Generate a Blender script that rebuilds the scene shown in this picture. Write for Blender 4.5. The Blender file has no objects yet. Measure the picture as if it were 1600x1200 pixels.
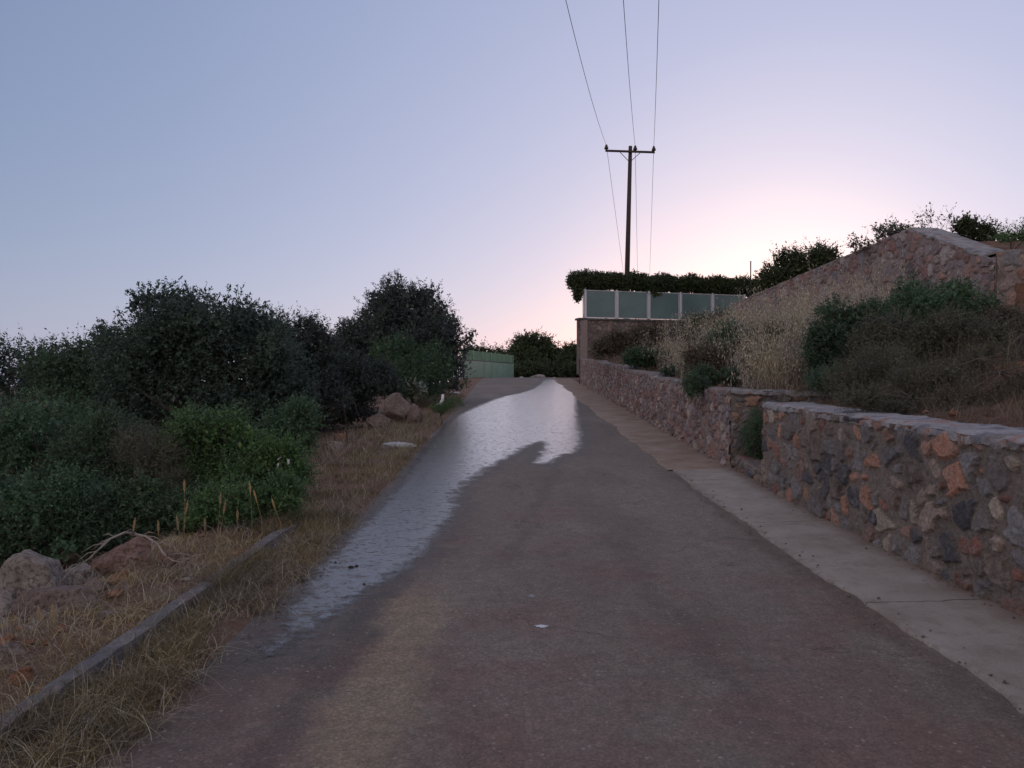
import bpy, math, random
import numpy as np
from mathutils import Vector, noise as mnoise

# ---------------------------------------------------------------- camera
S = bpy.context.scene
C = S.collection
CAM_H = 1.6
cam_d = bpy.data.cameras.new("camera"); cam_d.lens = 27.0; cam_d.sensor_width = 36.0
cam_d.clip_start = 0.05; cam_d.clip_end = 3000
cam = bpy.data.objects.new("camera", cam_d); C.objects.link(cam)
cam.location = (0, 0, CAM_H); cam.rotation_euler = (math.radians(90), 0, 0)
S.camera = cam
S.view_settings.view_transform = 'Standard'; S.view_settings.look = 'None'
S.view_settings.gamma = 1; S.view_settings.use_curve_mapping = False
S.view_settings.exposure = 0.07
S.cycles.max_bounces = 6; S.cycles.transparent_max_bounces = 8

# ---------------------------------------------------------------- sky
SUN_AZ = math.radians(17); SUN_EL = math.radians(1.5)
w = bpy.data.worlds.new("World"); S.world = w; w.use_nodes = True
nt = w.node_tree; N = nt.nodes; L = nt.links
N.clear()
def nd(t, **k):
    n = N.new(t)
    for a, b in k.items(): setattr(n, a, b)
    return n
tc = nd('ShaderNodeTexCoord')
vn = nd('ShaderNodeVectorMath', operation='NORMALIZE'); L.new(tc.outputs['Generated'], vn.inputs[0])
g = Vector((math.sin(math.radians(21)), math.cos(math.radians(21)), 0.095)).normalized()
dt = nd('ShaderNodeVectorMath', operation='DOT_PRODUCT'); L.new(vn.outputs[0], dt.inputs[0]); dt.inputs[1].default_value = g
ac = nd('ShaderNodeMath', operation='ARCCOSINE'); L.new(dt.outputs['Value'], ac.inputs[0])
dv = nd('ShaderNodeMath', operation='DIVIDE'); L.new(ac.outputs[0], dv.inputs[0]); dv.inputs[1].default_value = math.pi
rp = nd('ShaderNodeValToRGB'); L.new(dv.outputs[0], rp.inputs[0])
stops = [(0, (.77, .735, .85)), (5, (.67, .65, .79)), (10, (.54, .55, .73)), (19, (.41, .445, .645)), (32, (.31, .36, .555)),
         (45, (.225, .285, .465)), (58, (.165, .23, .395)), (72, (.25, .27, .40)), (95, (.52, .47, .51)), (180, (.57, .49, .51))]
cr = rp.color_ramp; cr.interpolation = 'LINEAR'
while len(cr.elements) < len(stops): cr.elements.new(0.5)
for e, (a, c) in zip(cr.elements, stops):
    e.position = a / 180; e.color = (*c, 1)
sx = nd('ShaderNodeSeparateXYZ'); L.new(vn.outputs[0], sx.inputs[0])
mx = nd('ShaderNodeMath', operation='MAXIMUM'); L.new(sx.outputs['Z'], mx.inputs[0]); mx.inputs[1].default_value = 0
ml = nd('ShaderNodeMath', operation='MULTIPLY'); L.new(mx.outputs[0], ml.inputs[0]); ml.inputs[1].default_value = -5.5
ex = nd('ShaderNodeMath', operation='EXPONENT'); L.new(ml.outputs[0], ex.inputs[0])
lift = nd('ShaderNodeMixRGB', blend_type='ADD'); L.new(ex.outputs[0], lift.inputs['Fac'])
L.new(rp.outputs[0], lift.inputs[1]); lift.inputs[2].default_value = (.165, .155, .175, 1)
# warm band hugging the horizon
ml2 = nd('ShaderNodeMath', operation='MULTIPLY'); L.new(mx.outputs[0], ml2.inputs[0]); ml2.inputs[1].default_value = -15
ex2 = nd('ShaderNodeMath', operation='EXPONENT'); L.new(ml2.outputs[0], ex2.inputs[0])
warm = nd('ShaderNodeMixRGB', blend_type='MULTIPLY'); L.new(ex2.outputs[0], warm.inputs['Fac'])
L.new(lift.outputs[0], warm.inputs[1]); warm.inputs[2].default_value = (1.0, .975, .955, 1)
sky = nd('ShaderNodeTexSky', sky_type='NISHITA', sun_disc=False, sun_elevation=SUN_EL, sun_rotation=SUN_AZ)
bg1 = nd('ShaderNodeBackground'); L.new(warm.outputs[0], bg1.inputs[0]); bg1.inputs[1].default_value = 0.97
bg2 = nd('ShaderNodeBackground'); L.new(sky.outputs[0], bg2.inputs[0]); bg2.inputs[1].default_value = 0.05
ad = nd('ShaderNodeAddShader'); L.new(bg1.outputs[0], ad.inputs[0]); L.new(bg2.outputs[0], ad.inputs[1])
out = nd('ShaderNodeOutputWorld'); L.new(ad.outputs[0], out.inputs[0])

sd_ = bpy.data.lights.new("sun", 'SUN'); sd_.energy = 0.25; sd_.angle = math.radians(12); sd_.color = (1, .78, .72)
sun = bpy.data.objects.new("sun", sd_); C.objects.link(sun)
sdir = Vector((math.sin(SUN_AZ) * math.cos(math.radians(5)), math.cos(SUN_AZ) * math.cos(math.radians(5)), math.sin(math.radians(5))))
sun.rotation_euler = sdir.to_track_quat('Z', 'Y').to_euler()

# ---------------------------------------------------------------- terrain functions
_ky = np.array([-60, 4, 6, 8, 10, 12, 14, 20, 30, 38, 42, 45, 48, 52, 62, 80, 120, 900.])
_kz = np.array([0, 0, .03, .085, .155, .25, .35, .65, 1.15, 1.55, 1.74, 1.865, 1.955, 2.03, 2.13, 2.2, 2.2, 2.2])
_yy = np.linspace(-60, 140, 4001)
_zz = np.interp(_yy, _ky, _kz)
_k = np.hanning(61); _k /= _k.sum()
_zz = np.convolve(np.pad(_zz, 30, mode='edge'), _k, mode='valid')
def zr(y): return np.interp(y, _yy, _zz)
def gp(px, py, dz=0.0):
    """ground point seen at a photo pixel (1600 wide)"""
    lo, hi = 1.5, 55.0
    for _ in range(50):
        m = (lo + hi) / 2
        v = 600 + 1200 * (CAM_H - float(zr(m)) - dz) / m
        if v > py: lo = m
        else: hi = m
    y = (lo + hi) / 2
    return ((px - 800) * y / 1200, y)
def at(px, py, y):
    return Vector(((px - 800) * y / 1200, y, CAM_H - (py - 600) * y / 1200))
def sst(a, b, x):
    t = np.clip((x - a) / (b - a), 0, 1); return t * t * (3 - 2 * t)
def bend(y):
    """sideways shift of the road past the crest"""
    return np.where(y > 44, 0.008 * (np.clip(y, 44, 72) - 44) ** 2, 0)
def bank_top(y):   # height of the soil just behind the low wall
    return zr(y) + 1.10
def wall_top_z(y):  # coping of the upper retaining wall
    return np.where(y < 17.4, 3.92 + (y - 14.3) * (5.12 - 3.92) / 3.1, 5.12 - (y - 17.4) * .018)
def gz_left(x, y):
    d = sst(-2.9, -4.6, x) * .42 + sst(-4.5, -12, x) * 1.3 * (1 - .5 * sst(18, 40, y)) + sst(-14, -60, x) * 3
    return zr(y) + .02 - d
def gz_right(x, y):
    z = bank_top(y) + np.clip(x - 3.9, 0, 5.2) * .28
    z = z + .12 * np.sin(x * 1.3 + y * .7) * sst(4.2, 5.5, x)
    return z

# numpy value noise
def h2(ix, iy, s):
    v = np.sin(ix * 127.1 + iy * 311.7 + s * 74.7) * 43758.5453
    return v - np.floor(v)
def vnoise(x, y, s=0):
    ix = np.floor(x); iy = np.floor(y); fx = x - ix; fy = y - iy
    fx = fx * fx * (3 - 2 * fx); fy = fy * fy * (3 - 2 * fy)
    return (h2(ix, iy, s) * (1 - fx) + h2(ix + 1, iy, s) * fx) * (1 - fy) + (h2(ix, iy + 1, s) * (1 - fx) + h2(ix + 1, iy + 1, s) * fx) * fy
def fbm(x, y, s=0, o=4):
    a = 0; w_ = .5
    for k in range(o):
        a = a + w_ * (vnoise(x * 2 ** k, y * 2 ** k, s + k * 7) - .5); w_ *= .5
    return a * 2   # about -1..1

# ---------------------------------------------------------------- mesh helpers
def link_mesh(name, V, F, mats, parent=None, mi=None, smooth=False, attrs=None, cols=None):
    """V (n,3) ; F list of (m,k) int arrays"""
    me = bpy.data.meshes.new(name)
    V = np.asarray(V, dtype=np.float32)
    if isinstance(F, np.ndarray): F = [F]
    F = [np.asarray(f, dtype=np.int32) for f in F if len(f)]
    me.vertices.add(len(V)); me.vertices.foreach_set('co', V.ravel())
    tot = sum(f.size for f in F); npoly = sum(len(f) for f in F)
    me.loops.add(tot); me.polygons.add(npoly)
    me.loops.foreach_set('vertex_index', np.concatenate([f.ravel() for f in F]))
    sizes = np.concatenate([np.full(len(f), f.shape[1], dtype=np.int32) for f in F])
    starts = np.concatenate([[0], np.cumsum(sizes)[:-1]]).astype(np.int32)
    me.polygons.foreach_set('loop_start', starts)
    if mi is not None: me.polygons.foreach_set('material_index', np.asarray(mi, dtype=np.int32))
    me.polygons.foreach_set('use_smooth', np.full(npoly, smooth))
    for m in (mats if isinstance(mats, (list, tuple)) else [mats]): me.materials.append(m)
    if attrs:
        for k, v in attrs.items():
            a = me.attributes.new(k, 'FLOAT', 'POINT'); a.data.foreach_set('value', np.asarray(v, dtype=np.float32))
    if cols:
        for k, v in cols.items():
            a = me.attributes.new(k, 'FLOAT_COLOR', 'POINT')
            v = np.concatenate([v, np.ones((len(v), 1))], 1)
            a.data.foreach_set('color', v.astype(np.float32).ravel())
    me.update(calc_edges=True); me.validate()
    o = bpy.data.objects.new(name, me); C.objects.link(o)
    if parent is not None: o.parent = parent
    return o
def tag(o, label=None, cat=None, group=None, kind=None):
    if label: o['label'] = label
    if cat: o['category'] = cat
    if group: o['group'] = group
    if kind: o['kind'] = kind
    return o
def thing(name, label, cat, loc=(0, 0, 0), group=None):
    o = bpy.data.objects.new(name, None); C.objects.link(o); o.location = loc
    o.empty_display_size = .1
    return tag(o, label, cat, group)
def grid(xs, ys, zf):
    X, Y = np.meshgrid(xs, ys)
    Z = zf(X, Y)
    V = np.stack([X, Y, Z], -1).reshape(-1, 3)
    n, m = len(ys), len(xs)
    i = np.arange((n - 1) * (m - 1)); r = i // (m - 1); c = i % (m - 1); a = r * m + c
    return V, np.stack([a, a + 1, a + m + 1, a + m], 1)
class MB:
    def __init__(s): s.v = []; s.f = []; s.n = 0; s.mi = []
    def add(s, V, F, m=0):
        V = np.asarray(V, float); F = np.asarray(F, int)
        s.v.append(V); s.f.append(F + s.n); s.n += len(V); s.mi.append(np.full(len(F), m))
    def box(s, x0, y0, z0, x1, y1, z1, m=0):
        V = [(x, y, z) for z in (z0, z1) for y in (y0, y1) for x in (x0, x1)]
        s.add(V, [(0, 2, 3, 1), (4, 5, 7, 6), (0, 1, 5, 4), (2, 6, 7, 3), (0, 4, 6, 2), (1, 3, 7, 5)], m)
    def hexa(s, P, m=0):
        """8 points: bottom ring 4, top ring 4"""
        s.add(P, [(3, 2, 1, 0), (4, 5, 6, 7), (0, 1, 5, 4), (1, 2, 6, 5), (2, 3, 7, 6), (3, 0, 4, 7)], m)
    def tube(s, pts, rad, sides=6, m=0):
        pts = [Vector(p) for p in pts]; n = len(pts)
        if not hasattr(rad, '__len__'): rad = [rad] * n
        V = []
        up = None
        for i, p in enumerate(pts):
            d = (pts[min(i + 1, n - 1)] - pts[max(i - 1, 0)]).normalized()
            if up is None: up = d.orthogonal().normalized()
            up = (up - d * up.dot(d)).normalized(); sd = d.cross(up)
            for k in range(sides):
                a = 2 * math.pi * k / sides
                V.append(p + (up * math.cos(a) + sd * math.sin(a)) * rad[i])
        F = [(i * sides + k, i * sides + (k + 1) % sides, (i + 1) * sides + (k + 1) % sides, (i + 1) * sides + k) for i in range(n - 1) for k in range(sides)]
        nv = len(V); V.append(pts[0]); V.append(pts[-1])
        s.add([tuple(v) for v in V], F, m)
        base = s.n - nv - 2
        T = [(nv, (k + 1) % sides, k, k) for k in range(sides)]
        T = [(nv, (k + 1) % sides, k) for k in range(sides)] + [(nv + 1, (n - 1) * sides + k, (n - 1) * sides + (k + 1) % sides) for k in range(sides)]
        s.f.append(np.array(T) + base); s.mi.append(np.full(len(T), m))
    def build(s, name, mats, parent=None, smooth=False):
        order = sorted(range(len(s.f)), key=lambda i: s.f[i].shape[1])
        F = {}; M = {}
        for i in order:
            F.setdefault(s.f[i].shape[1], []).append(s.f[i]); M.setdefault(s.f[i].shape[1], []).append(s.mi[i])
        ks = sorted(F)
        return link_mesh(name, np.concatenate(s.v), [np.concatenate(F[k]) for k in ks], mats, parent,
                         mi=np.concatenate([np.concatenate(M[k]) for k in ks]), smooth=smooth)
def strip(s0, s1, n=12): return [s0 + (s1 - s0) * i / n for i in range(n + 1)]

# ---------------------------------------------------------------- materials
def mat(name):
    m = bpy.data.materials.new(name); m.use_nodes = True
    return m, m.node_tree.nodes, m.node_tree.links, m.node_tree.nodes['Principled BSDF']
def ramp(N, fac, L, stops, interp='LINEAR'):
    r = N.new('ShaderNodeValToRGB'); r.color_ramp.interpolation = interp
    while len(r.color_ramp.elements) < len(stops): r.color_ramp.elements.new(.5)
    for e, (p, c) in zip(r.color_ramp.elements, stops):
        e.position = p; e.color = (*c, 1) if hasattr(c, '__len__') else (c, c, c, 1)
    L.new(fac, r.inputs[0]); return r.outputs[0]
def noi(N, L, vec, scale, detail=4, rough=.55, out='Fac', dist=0):
    n = N.new('ShaderNodeTexNoise'); n.inputs['Scale'].default_value = scale; n.inputs['Detail'].default_value = detail
    n.inputs['Roughness'].default_value = rough; n.inputs['Distortion'].default_value = dist
    if vec is not None: L.new(vec, n.inputs['Vector'])
    return n.outputs[out]
def mixc(N, L, fac, a, b, mode='MIX'):
    m = N.new('ShaderNodeMixRGB'); m.blend_type = mode
    for i, v in ((0, fac), (1, a), (2, b)):
        if hasattr(v, 'is_linked') or hasattr(v, 'links'): L.new(v, m.inputs[i])
        elif i == 0: m.inputs[0].default_value = v
        else: m.inputs[i].default_value = (*v, 1)
    return m.outputs[0]
def mth(N, L, op, a, b=None, c=None):
    m = N.new('ShaderNodeMath'); m.operation = op
    for i, v in enumerate((a, b, c)):
        if v is None: continue
        if hasattr(v, 'links'): L.new(v, m.inputs[i])
        else: m.inputs[i].default_value = v
    return m.outputs[0]
def bump(N, L, h, strength, dist, bs, prev=None):
    b = N.new('ShaderNodeBump'); b.inputs['Strength'].default_value = strength; b.inputs['Distance'].default_value = dist
    L.new(h, b.inputs['Height'])
    if prev is not None: L.new(prev, b.inputs['Normal'])
    if bs is not None: L.new(b.outputs[0], bs.inputs['Normal'])
    return b.outputs[0]
def geo_pos(N): return N.new('ShaderNodeNewGeometry').outputs['Position']

def leaf_mat(name, c0, c1, c2, transl=.22, rough=.55):
    m, N, L, bs = mat(name)
    ge = N.new('ShaderNodeNewGeometry')
    col = ramp(N, ge.outputs['Random Per Island'], L, [(0, c0), (.55, c1), (1, c2)])
    big = noi(N, L, ge.outputs['Position'], 1.7, 3)
    col = mixc(N, L, ramp(N, big, L, [(.35, 0), (.65, 1)]), col, mixc(N, L, 1, col, (1.35, 1.3, 1.0), 'MULTIPLY'))
    L.new(col, bs.inputs['Base Color']); bs.inputs['Roughness'].default_value = rough
    bs.inputs['Specular IOR Level'].default_value = .35
    tr = N.new('ShaderNodeBsdfTranslucent'); L.new(col, tr.inputs[0])
    mx = N.new('ShaderNodeMixShader'); mx.inputs[0].default_value = transl
    L.new(bs.outputs[0], mx.inputs[1]); L.new(tr.outputs[0], mx.inputs[2])
    L.new(mx.outputs[0], N['Material Output'].inputs[0])
    return m
def plain(name, c, rough=.7, nscale=20, var=.25, metal=0, bumpd=.003):
    m, N, L, bs = mat(name)
    n = noi(N, L, geo_pos(N), nscale, 6, .65)
    col = ramp(N, n, L, [(.25, tuple(x * (1 - var) for x in c)), (.75, tuple(min(1, x * (1 + var)) for x in c))])
    L.new(col, bs.inputs['Base Color']); bs.inputs['Roughness'].default_value = rough; bs.inputs['Metallic'].default_value = metal
    if bumpd: bump(N, L, n, .6, bumpd, bs)
    return m

M = {}
M['leaf_dark'] = leaf_mat('leaf_dark', (.032, .066, .050), (.048, .092, .062), (.074, .124, .074))
M['leaf_blue'] = leaf_mat('leaf_blue', (.034, .060, .060), (.050, .084, .078), (.074, .110, .092))
M['leaf_green'] = leaf_mat('leaf_green', (.046, .102, .050), (.072, .148, .066), (.125, .205, .088))
M['leaf_mid'] = leaf_mat('leaf_mid', (.042, .092, .064), (.064, .128, .084), (.10, .17, .10))
M['leaf_olive'] = leaf_mat('leaf_olive', (.032, .048, .056), (.050, .070, .076), (.080, .10, .096))
M['leaf_grey'] = leaf_mat('leaf_grey', (.058, .066, .058), (.086, .092, .074), (.13, .13, .10))
M['leaf_brown'] = leaf_mat('leaf_brown', (.060, .052, .044), (.092, .078, .062), (.14, .115, .088))
M['leaf_silver'] = leaf_mat('leaf_silver', (.14, .17, .16), (.20, .23, .21), (.26, .29, .26))
M['leaf_hedge'] = leaf_mat('leaf_hedge', (.030, .045, .026), (.045, .066, .034), (.075, .095, .045))
M['straw'] = leaf_mat('straw', (.15, .115, .065), (.27, .205, .12), (.46, .37, .235), .15, .7)
M['straw_pale'] = leaf_mat('straw_pale', (.22, .195, .175), (.34, .31, .28), (.48, .44, .40), .12, .7)
M['straw_dull'] = leaf_mat('straw_dull', (.065, .055, .036), (.14, .115, .078), (.30, .25, .175), .12, .75)
M['seed_head'] = leaf_mat('seed_head', (.50, .40, .26), (.60, .49, .33), (.68, .57, .41), .2, .7)
M['bark'] = plain('bark', (.09, .075, .065), .85, 30, .4)
M['twig'] = plain('twig', (.13, .11, .09), .85, 30, .3)
M['dead_wood'] = plain('dead_wood', (.30, .25, .22), .8, 60, .3)
M['pole_wood'] = plain('pole_wood', (.045, .032, .028), .8, 12, .3)
M['dark_metal'] = plain('dark_metal', (.03, .028, .03), .55, 20, .3, .3, 0)
M['ceramic'] = plain('ceramic', (.035, .018, .015), .25, 20, .2, 0, 0)
M['wire'] = plain('wire', (.05, .05, .055), .4, 5, .1, .6, 0)
M['white_paint'] = plain('white_paint', (.55, .56, .62), .5, 8, .12)
M['white_pvc'] = plain('white_pvc', (.70, .70, .74), .4, 6, .1)
M['rust'] = plain('rust', (.05, .035, .03), .8, 60, .4)

# earth
m, N_, L_, bs = mat('earth')
P = geo_pos(N_)
c = ramp(N_, noi(N_, L_, P, 1.3, 6, .6), L_, [(.3, (.12, .08, .058)), (.5, (.165, .082, .052)), (.7, (.18, .145, .105))])
c = mixc(N_, L_, ramp(N_, noi(N_, L_, P, 22, 5, .7), L_, [(.4, 0), (.75, .6)]), c, (.26, .19, .13))
L_.new(c, bs.inputs['Base Color']); bs.inputs['Roughness'].default_value = .95
bump(N_, L_, noi(N_, L_, P, 18, 8, .75), 1, .05, bs)
M['earth'] = m
m, N_, L_, bs = mat('red_earth')
P = geo_pos(N_)
c = ramp(N_, noi(N_, L_, P, 3, 6, .6), L_, [(.3, (.10, .05, .034)), (.5, (.155, .075, .048)), (.7, (.20, .125, .085))])
c = mixc(N_, L_, ramp(N_, noi(N_, L_, P, 40, 5, .7), L_, [(.45, 0), (.8, .5)]), c, (.30, .22, .16))
L_.new(c, bs.inputs['Base Color']); bs.inputs['Roughness'].default_value = .95
bump(N_, L_, noi(N_, L_, P, 25, 8, .75), 1, .04, bs)
M['red_earth'] = m

# rock
def rock_mat(name, c0, c1, c2):
    m, N, L, bs = mat(name)
    tco = N.new('ShaderNodeTexCoord').outputs['Object']
    c = ramp(N, noi(N, L, tco, 3.5, 7, .65), L, [(.3, c0), (.5, c1), (.68, c2)])
    c = mixc(N, L, ramp(N, noi(N, L, tco, 30, 4, .7), L, [(.38, .8), (.52, 0)]), c, tuple(x * .4 for x in c0))
    L.new(c, bs.inputs['Base Color']); bs.inputs['Roughness'].default_value = .9
    b = bump(N, L, noi(N, L, tco, 9, 8, .75), 1, .07, None); bump(N, L, noi(N, L, tco, 40, 5, .7), .8, .012, bs, b)
    return m
M['rock_grey'] = rock_mat('rock_grey', (.24, .205, .185), (.36, .315, .29), (.50, .45, .42))
M['rock_brown'] = rock_mat('rock_brown', (.17, .125, .11), (.25, .19, .17), (.34, .28, .25))
M['rock_orange'] = rock_mat('rock_orange', (.26, .12, .07), (.40, .20, .12), (.48, .30, .20))
M['rock_rust'] = rock_mat('rock_rust', (.17, .10, .08), (.27, .165, .13), (.38, .28, .24))
M['rock_white'] = rock_mat('rock_white', (.48, .50, .53), (.60, .62, .66), (.70, .72, .76))
M['clod'] = rock_mat('clod', (.03, .022, .02), (.045, .035, .03), (.06, .05, .045))

# walls: per-stone colour comes with the mesh
m, N_, L_, bs = mat('masonry')
a = N_.new('ShaderNodeAttribute'); a.attribute_name = 'stone'
P = geo_pos(N_)
n1 = noi(N_, L_, P, 26, 7, .72); n2 = noi(N_, L_, P, 7, 5, .6)
c = mixc(N_, L_, .85, a.outputs['Color'], ramp(N_, n1, L_, [(.28, .38), (.5, 1.0), (.72, 1.7)]), 'MULTIPLY')
c = mixc(N_, L_, ramp(N_, noi(N_, L_, P, 48, 5, .8), L_, [(.34, .75), (.44, 0)]), c, (.05, .042, .04))
c = mixc(N_, L_, ramp(N_, n2, L_, [(.52, 0), (.72, .4)]), c, (.30, .27, .26))
c = mixc(N_, L_, ramp(N_, noi(N_, L_, P, 90, 3, .6), L_, [(.62, 0), (.72, .5)]), c, (.40, .36, .34))
L_.new(c, bs.inputs['Base Color']); bs.inputs['Roughness'].default_value = .88
b = bump(N_, L_, n1, 1, .022, None); bump(N_, L_, noi(N_, L_, P, 70, 5, .75), .8, .006, bs, b)
M['masonry'] = m
def mortar_mat(name, c0, c1, c2, patch=1.0):
    m, N, L, bs = mat(name)
    P = geo_pos(N)
    c = ramp(N, noi(N, L, P, 3.2, 7, .65), L, [(.3, c0), (.5, c1), (.7, c2)])
    vo = N.new('ShaderNodeTexVoronoi'); vo.inputs['Scale'].default_value = 5.5; vo.inputs['Randomness'].default_value = 1
    wv = N.new('ShaderNodeVectorMath'); wv.operation = 'ADD'; L.new(P, wv.inputs[0])
    sc_ = N.new('ShaderNodeVectorMath'); sc_.operation = 'SCALE'; sc_.inputs['Scale'].default_value = .22; L.new(noi(N, L, P, 7, 5, .6, 'Color'), sc_.inputs[0]); L.new(sc_.outputs[0], wv.inputs[1])
    L.new(wv.outputs[0], vo.inputs['Vector'])
    se = N.new('ShaderNodeSeparateColor'); L.new(vo.outputs['Color'], se.inputs[0])
    pc = ramp(N, se.outputs[0], L, [(0, (.30, .15, .11)), (.25, (.13, .13, .15)), (.55, (.34, .32, .31)), (.8, (.18, .15, .14))], 'CONSTANT')
    pm = mth(N, L, 'MULTIPLY', mth(N, L, 'GREATER_THAN', se.outputs[1], .58), ramp(N, vo.outputs['Distance'], L, [(.45, .75), (.6, 0)]))
    c = mixc(N, L, mth(N, L, 'MULTIPLY', pm, patch), c, pc)
    c = mixc(N, L, .8, c, ramp(N, noi(N, L, P, 45, 5, .7), L, [(.3, .55), (.7, 1.35)]), 'MULTIPLY')
    L.new(c, bs.inputs['Base Color']); bs.inputs['Roughness'].default_value = .9
    b = bump(N, L, noi(N, L, P, 16, 7, .7), .8, .02, None); bump(N, L, noi(N, L, P, 120, 3, .7), .5, .003, bs, b)
    return m
M['coping'] = mortar_mat('coping', (.19, .19, .205), (.27, .26, .275), (.36, .35, .36))
M['mortar'] = mortar_mat('mortar', (.15, .125, .115), (.19, .16, .15), (.24, .21, .20))
M['kerb'] = mortar_mat('kerb_concrete', (.085, .082, .09), (.125, .118, .125), (.24, .22, .22), .25)

# concrete apron
m, N_, L_, bs = mat('concrete')
P = geo_pos(N_)
c = ramp(N_, noi(N_, L_, P, 1.6, 6, .6), L_, [(.3, (.26, .225, .195)), (.5, (.32, .285, .255)), (.7, (.37, .34, .315))])
c = mixc(N_, L_, .55, c, ramp(N_, noi(N_, L_, P, 60, 5, .7), L_, [(.3, .75), (.7, 1.2)]), 'MULTIPLY')
c = mixc(N_, L_, ramp(N_, noi(N_, L_, P, 5, 7, .75), L_, [(.50, 0), (.70, .65)]), c, (.19, .13, .10))
sp2 = N_.new('ShaderNodeSeparateXYZ'); L_.new(P, sp2.inputs[0])
jy = mth(N_, L_, 'FRACT', mth(N_, L_, 'MULTIPLY', mth(N_, L_, 'ADD', sp2.outputs['Y'], mth(N_, L_, 'MULTIPLY', noi(N_, L_, P, 4, 5, .6), .12)), .36))
c = mixc(N_, L_, ramp(N_, jy, L_, [(0, .8), (.004, .8), (.008, 0)]), c, (.07, .055, .05))
ft = mth(N_, L_, 'ADD', sp2.outputs['X'], mth(N_, L_, 'MULTIPLY', noi(N_, L_, P, 3, 6, .7), .35))
c = mixc(N_, L_, ramp(N_, mth(N_, L_, 'SUBTRACT', ft, 3), L_, [(.38, 0), (.60, .75)]), c, (.15, .095, .07))
c = mixc(N_, L_, ramp(N_, noi(N_, L_, P, 130, 2, .5), L_, [(.66, 0), (.70, .6)]), c, (.09, .07, .06))
ed = mth(N_, L_, 'ADD', sp2.outputs['X'], mth(N_, L_, 'MULTIPLY', noi(N_, L_, P, 6, 8, .8), .55))
c = mixc(N_, L_, ramp(N_, mth(N_, L_, 'SUBTRACT', ed, 2.0), L_, [(.74, .85), (.86, 0)]), c, (.18, .145, .12))
L_.new(c, bs.inputs['Base Color']); bs.inputs['Roughness'].default_value = .85
bump(N_, L_, noi(N_, L_, P, 70, 6, .7), .6, .006, bs)
M['concrete'] = m
m, N_, L_, bs = mat('dirt_strip')
P = geo_pos(N_)
c = ramp(N_, noi(N_, L_, P, 2.0, 6, .6), L_, [(.3, (.22, .155, .12)), (.5, (.29, .215, .17)), (.7, (.35, .28, .235))])
c = mixc(N_, L_, .6, c, ramp(N_, noi(N_, L_, P, 40, 6, .75), L_, [(.3, .65), (.7, 1.25)]), 'MULTIPLY')
L_.new(c, bs.inputs['Base Color']); bs.inputs['Roughness'].default_value = .92
bump(N_, L_, noi(N_, L_, P, 40, 7, .75), .9, .012, bs)
M['dirt_strip'] = m

# asphalt: worn, red flare tint painted in, damp streaks
m, N_, L_, bs = mat('asphalt')
P = geo_pos(N_)
sp = N_.new('ShaderNodeSeparateXYZ'); L_.new(P, sp.inputs[0])
X_, Y_ = sp.outputs['X'], sp.outputs['Y']
mp = N_.new('ShaderNodeMapping'); mp.inputs['Scale'].default_value = (1, .45, 1); L_.new(P, mp.inputs[0])
big = noi(N_, L_, mp.outputs[0], .75, 6, .6, dist=.4)
c = ramp(N_, big, L_, [(.30, (.150, .120, .098)), (.5, (.205, .168, .140)), (.7, (.26, .220, .188))])
# red lens flare painted into the colour, fading up the slope
flare_n = mth(N_, L_, 'ADD', noi(N_, L_, P, .9, 6, .65, dist=.3), mth(N_, L_, 'MULTIPLY', Y_, -.02))
c = mixc(N_, L_, ramp(N_, flare_n, L_, [(.34, 0), (.52, .6)]), c, (.20, .105, .090))
wob = mth(N_, L_, 'MULTIPLY', mth(N_, L_, 'SUBTRACT', noi(N_, L_, P, 1.5, 7, .72), .5), .75)
def streak(cx, slope, y0, half, ya, yb, amp):
    cxn = mth(N_, L_, 'MULTIPLY_ADD', mth(N_, L_, 'SUBTRACT', Y_, y0), slope, cx)
    d = mth(N_, L_, 'ABSOLUTE', mth(N_, L_, 'ADD', mth(N_, L_, 'SUBTRACT', X_, cxn), wob))
    k = N_.new('ShaderNodeMapRange'); k.inputs[1].default_value = half; k.inputs[2].default_value = half * .35; L_.new(d, k.inputs[0])
    r = mth(N_, L_, 'SUBTRACT', Y_, ya); r2 = mth(N_, L_, 'SUBTRACT', yb, Y_)
    e = mth(N_, L_, 'MULTIPLY', mth(N_, L_, 'MULTIPLY', mth(N_, L_, 'MINIMUM', r, r2), 1.5), 1.0)
    cl = N_.new('ShaderNodeClamp'); L_.new(e, cl.inputs[0])
    return mth(N_, L_, 'MULTIPLY', mth(N_, L_, 'MULTIPLY', k.outputs[0], cl.outputs[0]), amp)
c = mixc(N_, L_, streak(-.68, 0, 4, .30, -5, 6.2, .7), c, (.32, .25, .165))
c = mixc(N_, L_, streak(-1.06, .06, 4, .15, -5, 6.4, .42), c, (.05, .040, .036))
c = mixc(N_, L_, streak(-1.55, .02, 4, .30, -5, 4.6, .3), c, (.07, .055, .048))
c = mixc(N_, L_, streak(.35, .14, 9.5, .13, 6.5, 13.2, .28), c, (.075, .062, .06))
c = mixc(N_, L_, streak(1.1, -.03, 5, .14, 3.2, 8, .25), c, (.08, .06, .055))
c = mixc(N_, L_, streak(1.75, .05, 7, .30, 3, 11, .35), c, (.23, .185, .16))
c = mixc(N_, L_, streak(-.2, .05, 10, .22, 5, 16, .3), c, (.21, .18, .16))
ve = N_.new('ShaderNodeTexVoronoi'); ve.feature = 'DISTANCE_TO_EDGE'; ve.inputs['Scale'].default_value = .55
wv = N_.new('ShaderNodeVectorMath'); wv.operation = 'ADD'; nz_ = N_.new('ShaderNodeTexNoise'); nz_.inputs['Scale'].default_value = 2.5; nz_.inputs['Detail'].default_value = 6; L_.new(P, nz_.inputs['Vector'])
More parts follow.
